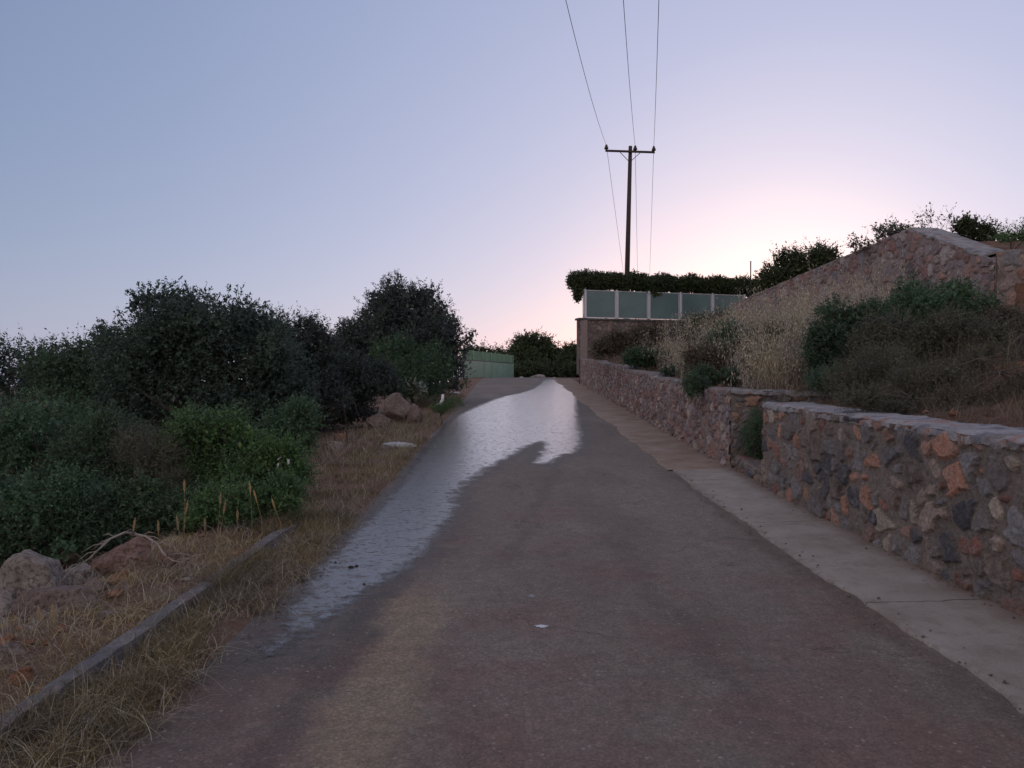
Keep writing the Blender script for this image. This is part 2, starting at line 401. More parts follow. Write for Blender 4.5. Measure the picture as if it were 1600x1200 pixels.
sc_ = N_.new('ShaderNodeVectorMath'); sc_.operation = 'SCALE'; sc_.inputs['Scale'].default_value = .7; L_.new(nz_.outputs['Color'], sc_.inputs[0])
L_.new(P, wv.inputs[0]); L_.new(sc_.outputs[0], wv.inputs[1]); L_.new(wv.outputs[0], ve.inputs['Vector'])
ck = ramp(N_, ve.outputs['Distance'], L_, [(0, 1), (.006, 0)])
ck = mth(N_, L_, 'MULTIPLY', ck, ramp(N_, noi(N_, L_, P, .6, 3), L_, [(.48, 0), (.56, .75)]))
c = mixc(N_, L_, ck, c, (.035, .03, .028))
wa = N_.new('ShaderNodeAttribute'); wa.attribute_name = 'inset'
dmp = mth(N_, L_, 'ADD', wa.outputs['Fac'], mth(N_, L_, 'MULTIPLY', mth(N_, L_, 'SUBTRACT', noi(N_, L_, P, 3.5, 6, .65), .5), .9))
dk = N_.new('ShaderNodeMapRange'); dk.inputs[1].default_value = -.30; dk.inputs[2].default_value = -.08; L_.new(dmp, dk.inputs[0])
DAMP = dk.outputs[0]
c = mixc(N_, L_, mth(N_, L_, 'MULTIPLY', DAMP, .5), c, (.055, .047, .044))
c = mixc(N_, L_, streak(2.45, 0, 5, .14, 0, 12, .5), c, (.12, .085, .065))
fine = noi(N_, L_, P, 75, 5, .75)
c = mixc(N_, L_, .9, c, ramp(N_, fine, L_, [(.32, .45), (.5, 1), (.68, 1.6)]), 'MULTIPLY')
c = mixc(N_, L_, .8, c, ramp(N_, noi(N_, L_, P, 9, 6, .7), L_, [(.3, .72), (.7, 1.3)]), 'MULTIPLY')
vo = N_.new('ShaderNodeTexVoronoi'); vo.inputs['Scale'].default_value = 38; L_.new(P, vo.inputs['Vector'])
spk = mth(N_, L_, 'GREATER_THAN', noi(N_, L_, P, 55, 2, .5), .66)
c = mixc(N_, L_, mth(N_, L_, 'MULTIPLY', spk, .35), c, (.32, .29, .28))
c = mixc(N_, L_, ramp(N_, vo.outputs['Distance'], L_, [(0, .0), (.75, .4)]), c, (.06, .052, .05))
se = N_.new('ShaderNodeSeparateColor'); L_.new(vo.outputs['Color'], se.inputs[0])
st_ = mth(N_, L_, 'MULTIPLY', mth(N_, L_, 'GREATER_THAN', se.outputs[0], .86), ramp(N_, vo.outputs['Distance'], L_, [(.25, .8), (.4, 0)]))
c = mixc(N_, L_, st_, c, ramp(N_, se.outputs[1], L_, [(0, (.28, .23, .20)), (.5, (.08, .07, .07)), (1, (.33, .31, .29))]))
L_.new(c, bs.inputs['Base Color']); L_.new(ramp(N_, DAMP, L_, [(0, .82), (1, .66)]), bs.inputs['Roughness']); bs.inputs['Specular IOR Level'].default_value = .35
b = bump(N_, L_, vo.outputs['Distance'], .5, .006, None); bump(N_, L_, fine, .7, .006, bs, b)
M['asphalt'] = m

# running water film
m, N_, L_, bs = mat('water_film')
P = geo_pos(N_)
mp = N_.new('ShaderNodeMapping'); mp.inputs['Scale'].default_value = (1, .6, 1); L_.new(P, mp.inputs[0])
at_ = N_.new('ShaderNodeAttribute'); at_.attribute_name = 'inset'
r1 = noi(N_, L_, mp.outputs[0], 44, 6, .75)
fade = N_.new('ShaderNodeAttribute'); fade.attribute_name = 'thin'
mp2 = N_.new('ShaderNodeMapping'); mp2.inputs['Scale'].default_value = (.7, 1.0, 1); L_.new(P, mp2.inputs[0])
gr = noi(N_, L_, mp2.outputs[0], 15, 8, .85)
thr = mth(N_, L_, 'ADD', gr, mth(N_, L_, 'MULTIPLY', fade.outputs['Fac'], .22))
grain = ramp(N_, thr, L_, [(.545, 0), (.60, 1)])      # asphalt grains standing dry out of the film
L_.new(mixc(N_, L_, grain, (.085, .075, .07), (.125, .108, .10)), bs.inputs['Base Color'])
L_.new(ramp(N_, grain, L_, [(0, .17), (1, .7)]), bs.inputs['Roughness'])
L_.new(ramp(N_, grain, L_, [(0, 1.0), (1, .25)]), bs.inputs['Specular IOR Level'])
bs.inputs['IOR'].default_value = 1.6; bs.inputs['Coat Roughness'].default_value = .12; bs.inputs['Coat IOR'].default_value = 1.5
L_.new(ramp(N_, thr, L_, [(.50, 1), (.58, 0)]), bs.inputs['Coat Weight'])
b = bump(N_, L_, r1, .6, .006, None); bump(N_, L_, gr, .5, .012, bs, b)
L_.new(b, bs.inputs['Coat Normal'])
e1 = mth(N_, L_, 'MULTIPLY', mth(N_, L_, 'SUBTRACT', noi(N_, L_, P, 5, 7, .75), .5), .62)
e3 = mth(N_, L_, 'MULTIPLY', mth(N_, L_, 'SUBTRACT', noi(N_, L_, P, 60, 3, .7), .5), .25)
fade = N_.new('ShaderNodeAttribute'); fade.attribute_name = 'thin'
e2 = mth(N_, L_, 'ADD', mth(N_, L_, 'ADD', at_.outputs['Fac'], e1), e3)
e2 = mth(N_, L_, 'SUBTRACT', e2, mth(N_, L_, 'MULTIPLY', fade.outputs['Fac'], mth(N_, L_, 'SUBTRACT', noi(N_, L_, P, 24, 6, .85), .05)))
k = N_.new('ShaderNodeMapRange'); k.inputs[1].default_value = -.05; k.inputs[2].default_value = .12; L_.new(e2, k.inputs[0])
tr = N_.new('ShaderNodeBsdfTransparent'); mxs = N_.new('ShaderNodeMixShader')
L_.new(k.outputs[0], mxs.inputs[0]); L_.new(tr.outputs[0], mxs.inputs[1]); L_.new(bs.outputs[0], mxs.inputs[2])
L_.new(mxs.outputs[0], N_['Material Output'].inputs[0])
M['water_film'] = m

# terrace panels and green fence
def panel_mat(name, c, rough, trans=0):
    m, N, L, bs = mat(name)
    P = geo_pos(N)
    cc = ramp(N, noi(N, L, P, .9, 5, .6), L, [(.3, tuple(x * .8 for x in c)), (.7, tuple(x * 1.15 for x in c))])
    L.new(cc, bs.inputs['Base Color']); bs.inputs['Roughness'].default_value = rough
    if trans:
        t = N.new('ShaderNodeBsdfTransparent'); t.inputs[0].default_value = (*[min(1, x * 2.2) for x in c], 1)
        tl = N.new('ShaderNodeBsdfTranslucent'); L.new(cc, tl.inputs[0])
        a1 = N.new('ShaderNodeMixShader'); a1.inputs[0].default_value = .35; L.new(bs.outputs[0], a1.inputs[1]); L.new(tl.outputs[0], a1.inputs[2])
        a2 = N.new('ShaderNodeMixShader'); a2.inputs[0].default_value = trans; L.new(a1.outputs[0], a2.inputs[1]); L.new(t.outputs[0], a2.inputs[2])
        L.new(a2.outputs[0], N['Material Output'].inputs[0])
    return m
M['panel'] = panel_mat('frosted_panel', (.105, .175, .18), .3)
M['green_sheet'] = panel_mat('green_sheet', (.23, .36, .25), .6)
M['green_net'] = panel_mat('green_net', (.28, .42, .29), .8, .12)

# ---------------------------------------------------------------- ground
def main_ground(x, y):
    left = gz_left(x, y)
    mid = zr(y) - .03
    z = np.where(x < -1.6, left + (mid - left) * sst(-1.95, -1.62, x), mid)
    z = np.where((x < -1.85) & (y < 60), z + (.045 * fbm(x * 1.2, y * 1.2, 3) + .03 * fbm(x * 5, y * 5, 5, 3)) * sst(-1.85, -2.4, x), z)
    return z
xs = np.concatenate([np.array([-900, -500, -250, -120, -70, -45, -32, -24, -19, -16]), np.arange(-14, -6, .4), np.arange(-6, -1.5, .07), np.linspace(-1.4, 3.6, 8), [5, 8, 12, 20, 40, 90, 250, 900]])
ys = np.concatenate([np.array([-60, -30, -12]), np.arange(-4, 24, .09), np.arange(24, 60, .5), np.array([62, 66, 72, 80, 95, 120, 180, 300, 600, 1500])])
V, F = grid(xs, ys, main_ground)
tag(link_mesh('ground', V, F, M['earth'], smooth=True), 'dry earth running beside the road', kind='structure')
# water film -------------------------------------------------------
outline = [(849, 591.9), (845, 600), (832, 608), (814, 614), (790, 619), (773, 624), (744, 636), (712, 650), (690, 664), (668, 688), (648, 712), (628, 742),
           (600, 775), (560, 815), (520, 850), (492, 872), (462, 910), (432, 945), (398, 985), (350, 1030), (395, 1045), (455, 1030),
           (500, 1000), (545, 960), (590, 920), (640, 885), (668, 858), (690, 830), (702, 808), (716, 792), (710, 776), (728, 756), (760, 733),
           (790, 716), (822, 698), (845, 690), (852, 694), (850, 702), (840, 715), (836, 724), (850, 726), (868, 718), (878, 711), (898, 708), (910, 694),
           (911, 680), (905, 664), (903, 640), (901, 620), (896, 608), (886, 600), (879, 595), (874, 591.9)]
PO = np.array([gp(*p) for p in outline])
def sdist(x, y):
    x = x.ravel(); y = y.ravel()
    dmin = np.full(x.shape, 1e9); ins = np.zeros(x.shape, bool); n = len(PO)
    for i in range(n):
        ax, ay = PO[i]; bx, by = PO[(i + 1) % n]
        ex_, ey = bx - ax, by - ay
        t = np.clip(((x - ax) * ex_ + (y - ay) * ey) / (ex_ * ex_ + ey * ey + 1e-12), 0, 1)
        dmin = np.minimum(dmin, np.hypot(x - ax - t * ex_, y - ay - t * ey))
        cnd = ((ay > y) != (by > y)) & (x < (bx - ax) * (y - ay) / (by - ay + 1e-12) + ax)
        ins ^= cnd
    return np.where(ins, dmin, -dmin)
# lane
ys = np.concatenate([np.arange(-6, 2, .2), np.arange(2, 44, .08), np.arange(44, 90, .5)])
u = np.linspace(0, 1, 56)
def left_edge(y): return -1.78 + .09 * fbm(y * .9, y * 0 + 3, 2) + .06 * fbm(y * 5, y * 0 + 3, 9) - .7 * sst(30, 46, y) + bend(y)
def right_edge(y): return 2.62 + bend(y)
Y, U = np.meshgrid(ys, u, indexing='ij')
X = left_edge(Y) * (1 - U) + right_edge(Y) * U
V = np.stack([X, Y, zr(Y) + .012 * (1 - (2 * U - 1) ** 8) - .012], -1).reshape(-1, 3)
n, mm = Y.shape; i = np.arange((n - 1) * (mm - 1)); a = (i // (mm - 1)) * mm + i % (mm - 1)
QF = np.stack([a, a + 1, a + mm + 1, a + mm], 1)
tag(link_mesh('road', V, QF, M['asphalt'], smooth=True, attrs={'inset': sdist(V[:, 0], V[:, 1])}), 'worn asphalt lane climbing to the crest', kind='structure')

def side_strip(name, y0, y1, material, lift, label, inner, amp, seed):
    ys = np.arange(y0, y1 + .001, .04); u = np.concatenate([[0, .012], np.linspace(.04, 1, 12)])
    Y, U = np.meshgrid(ys, u, indexing='ij')
    e = inner + amp * fbm(Y * .8, Y * 0 + 1, seed) + amp * .45 * fbm(Y * 4, Y * 0 + 1, seed + 3, 5) + bend(Y)
    X = e * (1 - U) + (3.47 + bend(Y)) * U
    Z = zr(Y) + lift - np.where(U == 0, lift + .01, 0) + .03 * U * U
    V = np.stack([X, Y, Z], -1).reshape(-1, 3)
    n, mm = Y.shape; i = np.arange((n - 1) * (mm - 1)); a = (i // (mm - 1)) * mm + i % (mm - 1)
    tag(link_mesh(name, V, np.stack([a, a + 1, a + mm + 1, a + mm], 1), material, smooth=True), label, kind='structure')
side_strip('concrete_strip', -3, 12.0, M['concrete'], .012, 'pale concrete strip along the foot of the stone wall', 2.52, .09, 11)
side_strip('dirt_strip', 12.0, 46, M['dirt_strip'], .009, 'earth covered strip along the foot of the far stone wall', 2.42, .12, 21)

xs = np.arange(-2.3, 3.2, .05); ys = np.arange(3.6, 47, .05)
X, Y = np.meshgrid(xs, ys); SDv = sdist(X, Y)
V = np.stack([X, Y, zr(Y) + .0045], -1).reshape(-1, 3)
n, mm = X.shape; i = np.arange((n - 1) * (mm - 1)); a = (i // (mm - 1)) * mm + i % (mm - 1)
F = np.stack([a, a + 1, a + mm + 1, a + mm], 1)
le = (left_edge(Y) + .02).ravel()
F = F[((SDv[F] > -.10).any(1)) & (X.ravel()[F] > le[F]).all(1)]
us = np.unique(F); rm = np.full(len(V), -1); rm[us] = np.arange(len(us))
thin = ((1 - sst(3.6, 6.6, Y)) * .34 + .22 * (1 - sst(.0, .45, X + 1.75))).ravel()
wf = link_mesh('water', V[us], rm[F], M['water_film'], smooth=True, attrs={'inset': SDv[us], 'thin': thin[us]})
tag(wf, 'shallow water film running down the left side of the lane', kind='structure')

# right bank and plateau -------------------------------------------
def plane_y(y): return y
def bank_z(x, y):
    b = gz_right(x, y) + .08 * fbm(x * 1.5, y * 1.5, 8) * sst(3.8, 4.2, x) + .09 * fbm(x * 5, y * 5, 4, 4) * sst(3.8, 4.3, x)
    top = np.minimum(wall_top_z(np.clip(y, 14.3, 60)) - .25, 4.7)
    top = np.where(y < 14.3, b, top)
    z = np.where(x > 9.3, top + .05 * (x - 9.3) * (y > 14.3), b)
    z = np.where((y > 38.3 + .27 * (x - 3.36) + .25) & (x > 3.6), np.maximum(z, 4.5), z)
    return z
xs = np.concatenate([np.arange(3.80, 9.2, .1), [9.25, 9.35, 10, 12, 15, 20, 30, 60]])
ys = np.concatenate([np.arange(-3, 10.3, .12), [10.42, 10.46, 11.0, 11.5, 11.96, 12.04], np.arange(12.2, 38.0, .15), np.arange(38.1, 42, .1), [43, 45, 47, 52, 60]])
V, F = grid(xs, ys, bank_z)
cx_, cy_ = V[F][:, :, 0].mean(1), V[F][:, :, 1].mean(1)
keep = ~((cx_ < 5.0) & (cy_ > 10.44) & (cy_ < 12.0)) & ~((cy_ > 38.1) & (cx_ < 3.4 + (cy_ - 38) * .17)) & ~((cy_ < 14.2) & (cx_ > 9.6))
tag(link_mesh('bank', V, F[keep], M['red_earth'], smooth=True), 'red earth bank behind the low wall', kind='structure')
V, F = grid(np.linspace(3.5, 5.05, 18), np.linspace(10.3, 12.1, 18), lambda x, y: zr(y) + .16 + .05 * fbm(x * 4, y * 4, 2) + (x - 3.5) * .12)
tag(link_mesh('niche_soil', V, F, M['red_earth'], smooth=True), 'soil in the gap of the low wall', kind='structure')

# ---------------------------------------------------------------- masonry
PAL_NEAR = [((.40, .215, .155), .15), ((.25, .125, .10), .13), ((.165, .16, .17), .18), ((.22, .215, .225), .18), ((.17, .135, .12), .12),
            ((.36, .31, .26), .06), ((.085, .085, .10), .08), ((.30, .235, .205), .09)]
PAL_PINK = [((.33, .205, .175), .25), ((.25, .135, .125), .15), ((.235, .215, .235), .2), ((.31, .275, .27), .16), ((.17, .14, .145), .12), ((.43, .37, .34), .12)]
def rubble(s, t, cell, seed, pal, mort, gap=.05, aniso=1.15):
    rng = np.random.RandomState(seed)
    ws = s + .045 * fbm(s * 5, t * 5, seed) + .012 * fbm(s * 22, t * 22, seed + 1)
    wt = (t + .045 * fbm(s * 5, t * 5, seed + 5) + .012 * fbm(s * 22, t * 22, seed + 6)) * aniso
    cs = np.floor(ws / cell); ct = np.floor(wt / cell)
    d1 = np.full(s.shape, 1e9); d2 = np.full(s.shape, 1e9); i1 = np.zeros(s.shape); j1 = np.zeros(s.shape)
    for a in range(-2, 3):
        for b in range(-2, 3):
            ci = cs + a; cj = ct + b
            sx_ = (ci + .08 + .84 * h2(ci, cj, seed)) * cell; sy_ = (cj + .08 + .84 * h2(ci, cj, seed + 1)) * cell
            wgt = .6 + .95 * h2(ci, cj, seed + 2) ** 1.5
            an = h2(ci, cj, seed + 3) * math.pi; st = .72 + .56 * h2(ci, cj, seed + 4)
            dx = ws - sx_; dy = wt - sy_
            px = (dx * np.cos(an) + dy * np.sin(an)) * st; py = (-dx * np.sin(an) + dy * np.cos(an)) / st
            # squarer than a circle
            d = (np.abs(px) ** 3.6 + np.abs(py) ** 3.6) ** (1 / 3.6) / wgt / cell
            lt = d < d1
            d2 = np.where(lt, d1, np.minimum(d2, d)); i1 = np.where(lt, ci, i1); j1 = np.where(lt, cj, j1); d1 = np.where(lt, d, d1)
    e = (d2 - d1)
    r = lambda k: h2(i1, j1, seed + 20 + k)
    g0 = gap / cell * (.25 + 1.1 * r(0))
    edge = sst(0, 1, (e - g0) / (.07 + .13 * r(5)))
    msk = sst(-.02, .05, e - g0 + .05 * fbm(s * 30, t * 30, seed + 9, 3))
    prot = .008 + .030 * r(1)
    facet = (r(2) - .5) * 1.3 * (ws / cell - (i1 + .5)) + (r(3) - .5) * 1.3 * (wt / cell - (j1 + .5)) + .5 * np.abs(fbm(s * 7 + r(2) * 9, t * 7, seed + 40, 3))
    hgt = msk * .006 + edge * prot * (1 + facet) + .012 * fbm(s * 9, t * 9, seed + 12) * msk + .008 * fbm(s * 30, t * 30, seed + 14, 4) + .010 * fbm(s * 2, t * 2, seed + 15)
    cum = np.cumsum([p[1] for p in pal]); cum = cum / cum[-1]
    idx = np.searchsorted(cum, r(4).ravel() * .9999).reshape(s.shape)
    col = np.array([p[0] for p in pal])[idx]
    col = col * (.75 + .5 * r(6))[..., None]
    # veins and lighter patches on single stones
    vv = sst(.15, .5, fbm(s * 12 + r(7) * 9, t * 12, seed + 30))
    col = col * (1 - .35 * vv[..., None]) + .35 * vv[..., None] * np.array([.34, .31, .31])
    ms = msk * np.where(r(8) > .28, 1, .45 + .3 * r(9))
    mc = np.array(mort) * (1 + .25 * fbm(s * 3, t * 3, seed + 17))[..., None]
    return hgt, mc * (1 - ms[..., None]) + col * ms[..., None]
def masonry(name, p0, p1, base_f, top_f, res, cell, seed, pal, mort, parent=None, depth=.35, gap=.05, aniso=1.15, inward=None, topn=.015):
    """stone face from p0 to p1 (xy), face normal is to the left of p0->p1 rotated -90 (right-hand side)"""
    p0 = np.array(p0, float); p1 = np.array(p1, float); Ls = np.linalg.norm(p1 - p0); d = (p1 - p0) / Ls
    nrm = np.array([d[1], -d[0]])
    ns = max(2, int(Ls / res) + 1); s = np.linspace(0, Ls, ns)
    b = base_f(s); tp = top_f(s); nt_ = max(3, int((tp - b).max() / res) + 1)
    S_, K = np.meshgrid(s, np.linspace(0, 1, nt_), indexing='ij')
    T = K * (tp - b)[:, None]
    hgt, col = rubble(S_, T + 0 * b[:, None], cell, seed, pal, mort, gap, aniso)
    Z = b[:, None] + T + (K > .98) * topn * fbm(S_ * 6, S_ * 0, seed)
    X = p0[0] + d[0] * S_ + nrm[0] * hgt; Y = p0[1] + d[1] * S_ + nrm[1] * hgt
    V = np.stack([X, Y, Z], -1).reshape(-1, 3)
    n, m_ = S_.shape; i = np.arange((n - 1) * (m_ - 1)); a = (i // (m_ - 1)) * m_ + i % (m_ - 1)
    F = np.stack([a, a + m_, a + m_ + 1, a + 1], 1)
    col = col.reshape(-1, 3)
    # body behind the face
    q = -.02
    ring = []
    for k in range(0, n, max(1, n // 60)): ring.append(k)
    if ring[-1] != n - 1: ring.append(n - 1)
    BV = []
    for k in ring:
        c0 = p0 + d * s[k] + nrm * q; c1 = p0 + d * s[k] - nrm * depth
        BV += [(c0[0], c0[1], b[k] - .1), (c1[0], c1[1], b[k] - .1), (c1[0], c1[1], tp[k] - .012), (c0[0], c0[1], tp[k] - .012)]
    nb = len(V); BF = []
    for k in range(len(ring) - 1):
        for e in range(4):
            a0 = nb + k * 4 + e; a1 = nb + k * 4 + (e + 1) % 4
            BF.append((a0, a1, a1 + 4, a0 + 4))
    BF.append((nb, nb + 3, nb + 2, nb + 1)); q_ = nb + (len(ring) - 1) * 4; BF.append((q_, q_ + 1, q_ + 2, q_ + 3))
    V = np.concatenate([V, BV]); F = np.concatenate([F, BF])
    col = np.concatenate([col, np.tile(np.array(mort), (len(BV), 1))])
    return link_mesh(name, V, F, M['masonry'], parent, smooth=False, cols={'stone': col})
def coping(name, p0, p1, top_f, w_, mat_, parent, seed, lip=.03, thick=.05, res=.03, over=.02):
    p0 = np.array(p0, float); p1 = np.array(p1, float); Ls = np.linalg.norm(p1 - p0); d = (p1 - p0) / Ls
    nrm = np.array([d[1], -d[0]])
    s = np.linspace(0, Ls, int(Ls / res) + 2); u = np.linspace(0, 1, max(4, int(w_ / res)))
    S_, U = np.meshgrid(s, np.concatenate([[-1], u, [2]]), indexing='ij')
    UU = np.clip(U, 0, 1)
    of = over + lip * .6 * fbm(S_ * 4, S_ * 0 + 2, seed) + lip * .4 * fbm(S_ * 17, S_ * 0, seed + 1)
    off = of * (1 - UU) - (w_ + .03 * fbm(S_ * 3, S_ * 0, seed + 2)) * UU
    Z = top_f(S_) + .022 * fbm(S_ * 3, UU * 2, seed + 4) + .012 * fbm(S_ * 14, UU * w_ * 14, seed + 5) + .02 - .03 * (1 - sst(0, .12, UU)) - thick * (1 + .4 * fbm(S_ * 7, S_ * 0, seed + 6)) * ((U < 0) | (U > 1))
    X = p0[0] + d[0] * S_ + nrm[0] * off; Y = p0[1] + d[1] * S_ + nrm[1] * off
    V = np.stack([X, Y, Z], -1).reshape(-1, 3)
    n, m_ = S_.shape; i = np.arange((n - 1) * (m_ - 1)); a = (i // (m_ - 1)) * m_ + i % (m_ - 1)
    F = [np.stack([a, a + m_, a + m_ + 1, a + 1], 1)]
    V2 = np.array(list(range(0, m_)))
    F.append(V2[None, :]); F.append(((n - 1) * m_ + V2)[None, ::-1])
    return link_mesh(name, V, F, mat_, parent, smooth=True)
MN = (.20, .168, .15); MP = (.27, .21, .205)
XW = 3.42
# near wall: from the gap towards the camera and past it  (p0->p1 with road on the right hand side: travel +Y has right=+X, so go -Y)
rt = thing('stone_wall', 'near rubble stone wall with rust and grey stones and a pale mortar top, beside the concrete strip', 'stone wall', (XW, 10.44, 0))
rt.location = (0, 0, 0)
yN = 10.44
def near_top(s): return 1.335 - s * .0235
masonry('wall_face', (XW, yN), (XW, 2.6), lambda s: zr(yN - s) - .06, lambda s: near_top(s), .011, .225, 5, PAL_NEAR, MN, rt, depth=.5, gap=.055)
coping('coping', (XW, yN), (XW, 2.6), lambda s: near_top(s), .55, M['coping'], rt, 3)
# its end face towards the gap (faces +Y) and the inner side of the gap
masonry('end_face', (5.0, yN + .03), (XW, yN + .03), lambda s: 0 * s + .1, lambda s: 0 * s + 1.30, .03, .2, 51, PAL_NEAR, MN, rt, depth=.1)
# far low wall
rt = thing('stone_wall', 'long low rubble stone wall with a stepped top, running uphill from the gap to the terrace', 'stone wall')
steps = [(12.0, 1.0), (14.9, .07), (18.6, .05), (23.2, .05), (30.5, .06), (33.5, .04)]
_sy = np.array([12, 14.8, 15.0, 18.5, 18.8, 23.0, 23.4, 30.2, 30.8, 38.3])
_sz = np.array([1.50, 1.53, 1.62, 1.75, 1.83, 2.02, 2.13, 2.42, 2.52, 2.84])
def far_top(y): return np.interp(y, _sy, _sz)
masonry('wall_face', (XW, 38.3), (XW, 12.0), lambda s: zr(38.3 - s) - .06, lambda s: far_top(38.3 - s), .024, .17, 7, PAL_PINK, MP, rt, depth=.4, gap=.04)
coping('coping', (XW, 38.3), (XW, 12.0), lambda s: far_top(38.3 - s), .42, M['mortar'], rt, 8, res=.06)
masonry('end_face', (XW + .0, 11.99), (5.0, 11.99), lambda s: 0 * s + .2, lambda s: 1.50 - s * .02, .014, .23, 9, [((.15, .155, .17), .4), ((.22, .21, .215), .3), ((.30, .17, .12), .12), ((.12, .11, .12), .2)], MN, rt, depth=.25)
coping('end_coping', (XW, 11.97), (5.0, 11.97), lambda s: 1.50 - s * .02, .28, M['coping'], rt, 13)
# low sill across the gap and back wall of the gap
rt = thing('stone_sill', 'low stone sill across the gap between the two roadside walls', 'stone sill')
masonry('sill_face', (XW + .06, 12.0), (XW + .06, yN), lambda s: zr(12.0 - s) - .05, lambda s: zr(12 - s) + .20 + .03 * np.sin(s * 5), .014, .19, 17, PAL_NEAR, MN, rt, depth=.22, topn=.03)
coping('sill_top', (XW + .06, 12.0), (XW + .06, yN), lambda s: zr(12 - s) + .20 + .03 * np.sin(s * 5), .24, M['mortar'], rt, 18, lip=.05)
rt = thing('stone_wall', 'dark stone wall closing the back of the gap', 'stone wall')
masonry('wall_face', (5.0, 12.0), (5.0, yN), lambda s: 0 * s + .2, lambda s: 1.52 - s * .02, .03, .2, 19, PAL_NEAR, MN, rt, depth=.2)
# upper retaining wall at X=9 with its ramped coping
XU = 9.0
rt = thing('retaining_wall', 'tall pinkish rubble retaining wall with a peaked top on the slope above the shrubs', 'retaining wall')
masonry('wall_face', (XU, 31.0), (XU, 14.3), lambda s: gz_right(XU, 31 - s) - .4, lambda s: wall_top_z(31 - s), .03, .27, 23, PAL_PINK, MP, rt, depth=.5, gap=.06)
coping('coping', (XU, 31.0), (XU, 17.4), lambda s: wall_top_z(31 - s), .5, M['mortar'], rt, 24, res=.06)
coping('ramp_coping', (XU, 17.4), (XU, 14.3), lambda s: wall_top_z(17.4 - s), .62, M['coping'], rt, 25, res=.05)
rt = thing('retaining_wall', 'stone retaining wall stretch at the right edge, below the ramped coping', 'retaining wall')
masonry('wall_face', (XU, 14.26), (15.0, 14.26), lambda s: 2.2 + s * .1, lambda s: 4.04 + .05 * np.sin(s * 3), .028, .30, 27, PAL_NEAR, MP, rt, depth=.5, gap=.06)
coping('coping', (XU, 14.26), (15.0, 14.26), lambda s: 4.04 + .05 * np.sin(s * 3), .5, M['mortar'], rt, 28, res=.06)
# terrace wall
TY = 38.3
def tpos(s): return np.array([3.36 + s * .965, TY + s * .26])
rt = thing('terrace_wall', 'stone terrace wall under the frosted panels at the top of the lane', 'terrace wall')
e1_ = tpos(10.5)
masonry('wall_face', (3.36, TY), (e1_[0], e1_[1]), lambda s: 0 * s + 2.2, lambda s: 0 * s + 4.80, .05, .30, 33, [((.20, .165, .155), .4), ((.13, .11, .105), .3), ((.24, .18, .16), .3)], (.145, .12, .112), rt, depth=.4)
masonry('side_face', (5.7, 54.0), (3.36, TY), lambda s: 0 * s + 1.5, lambda s: 0 * s + 4.80, .08, .30, 35, PAL_PINK, MP, rt, depth=.4)
b = MB()
def obox(b, s0, s1, o0, o1, z0, z1, m=0):
    dx, dy = .9655, .2601; nx, ny = .2601, -.9655
    P = lambda s, o, z: (3.36 + dx * s + nx * o, TY + dy * s + ny * o, z)
    b.hexa([P(s0, o0, z0), P(s1, o0, z0), P(s1, o1, z0), P(s0, o1, z0), P(s0, o0, z1), P(s1, o0, z1), P(s1, o1, z1), P(s0, o1, z1)], m)
obox(b, -.06, 10.5, -.5, .10, 4.803, 4.90)
b.build('cap_slab', plain('slab_dark', (.09, .085, .09), .8, 10, .2), rt)
# panels
rt = thing('panel_fence', 'frosted blue green panel screen with white posts on the terrace wall', 'panel fence')
ps = [.30, 2.02, 3.78, 5.56, 7.42, 9.3]
for k in range(len(ps)):
    b = MB(); obox(b, ps[k] - .04, ps[k] + .04, -.11, .0, 4.90, 6.36)
    obox(b, ps[k] - .085, ps[k] + .085, -.12, .012, 4.90, 4.93)
    obox(b, ps[k] - .10, ps[k] - .075, -.08, -.03, 4.93, 6.30); obox(b, ps[k] + .075, ps[k] + .10, -.08, -.03, 4.93, 6.30)
    b.build('post', M['white_paint'], rt)
    if k < len(ps) - 1:
        b = MB(); obox(b, ps[k] + .102, ps[k + 1] - .102, -.075, -.055, 4.96, 6.28); b.build('panel', M['panel'], rt)
        b = MB(); obox(b, ps[k] + .102, ps[k + 1] - .102, -.09, -.04, 6.281, 6.31); b.build('rail', M['white_paint'], rt)
        b = MB(); obox(b, ps[k] + .102, ps[k + 1] - .102, -.09, -.04, 4.925, 4.959); b.build('rail', M['white_paint'], rt)

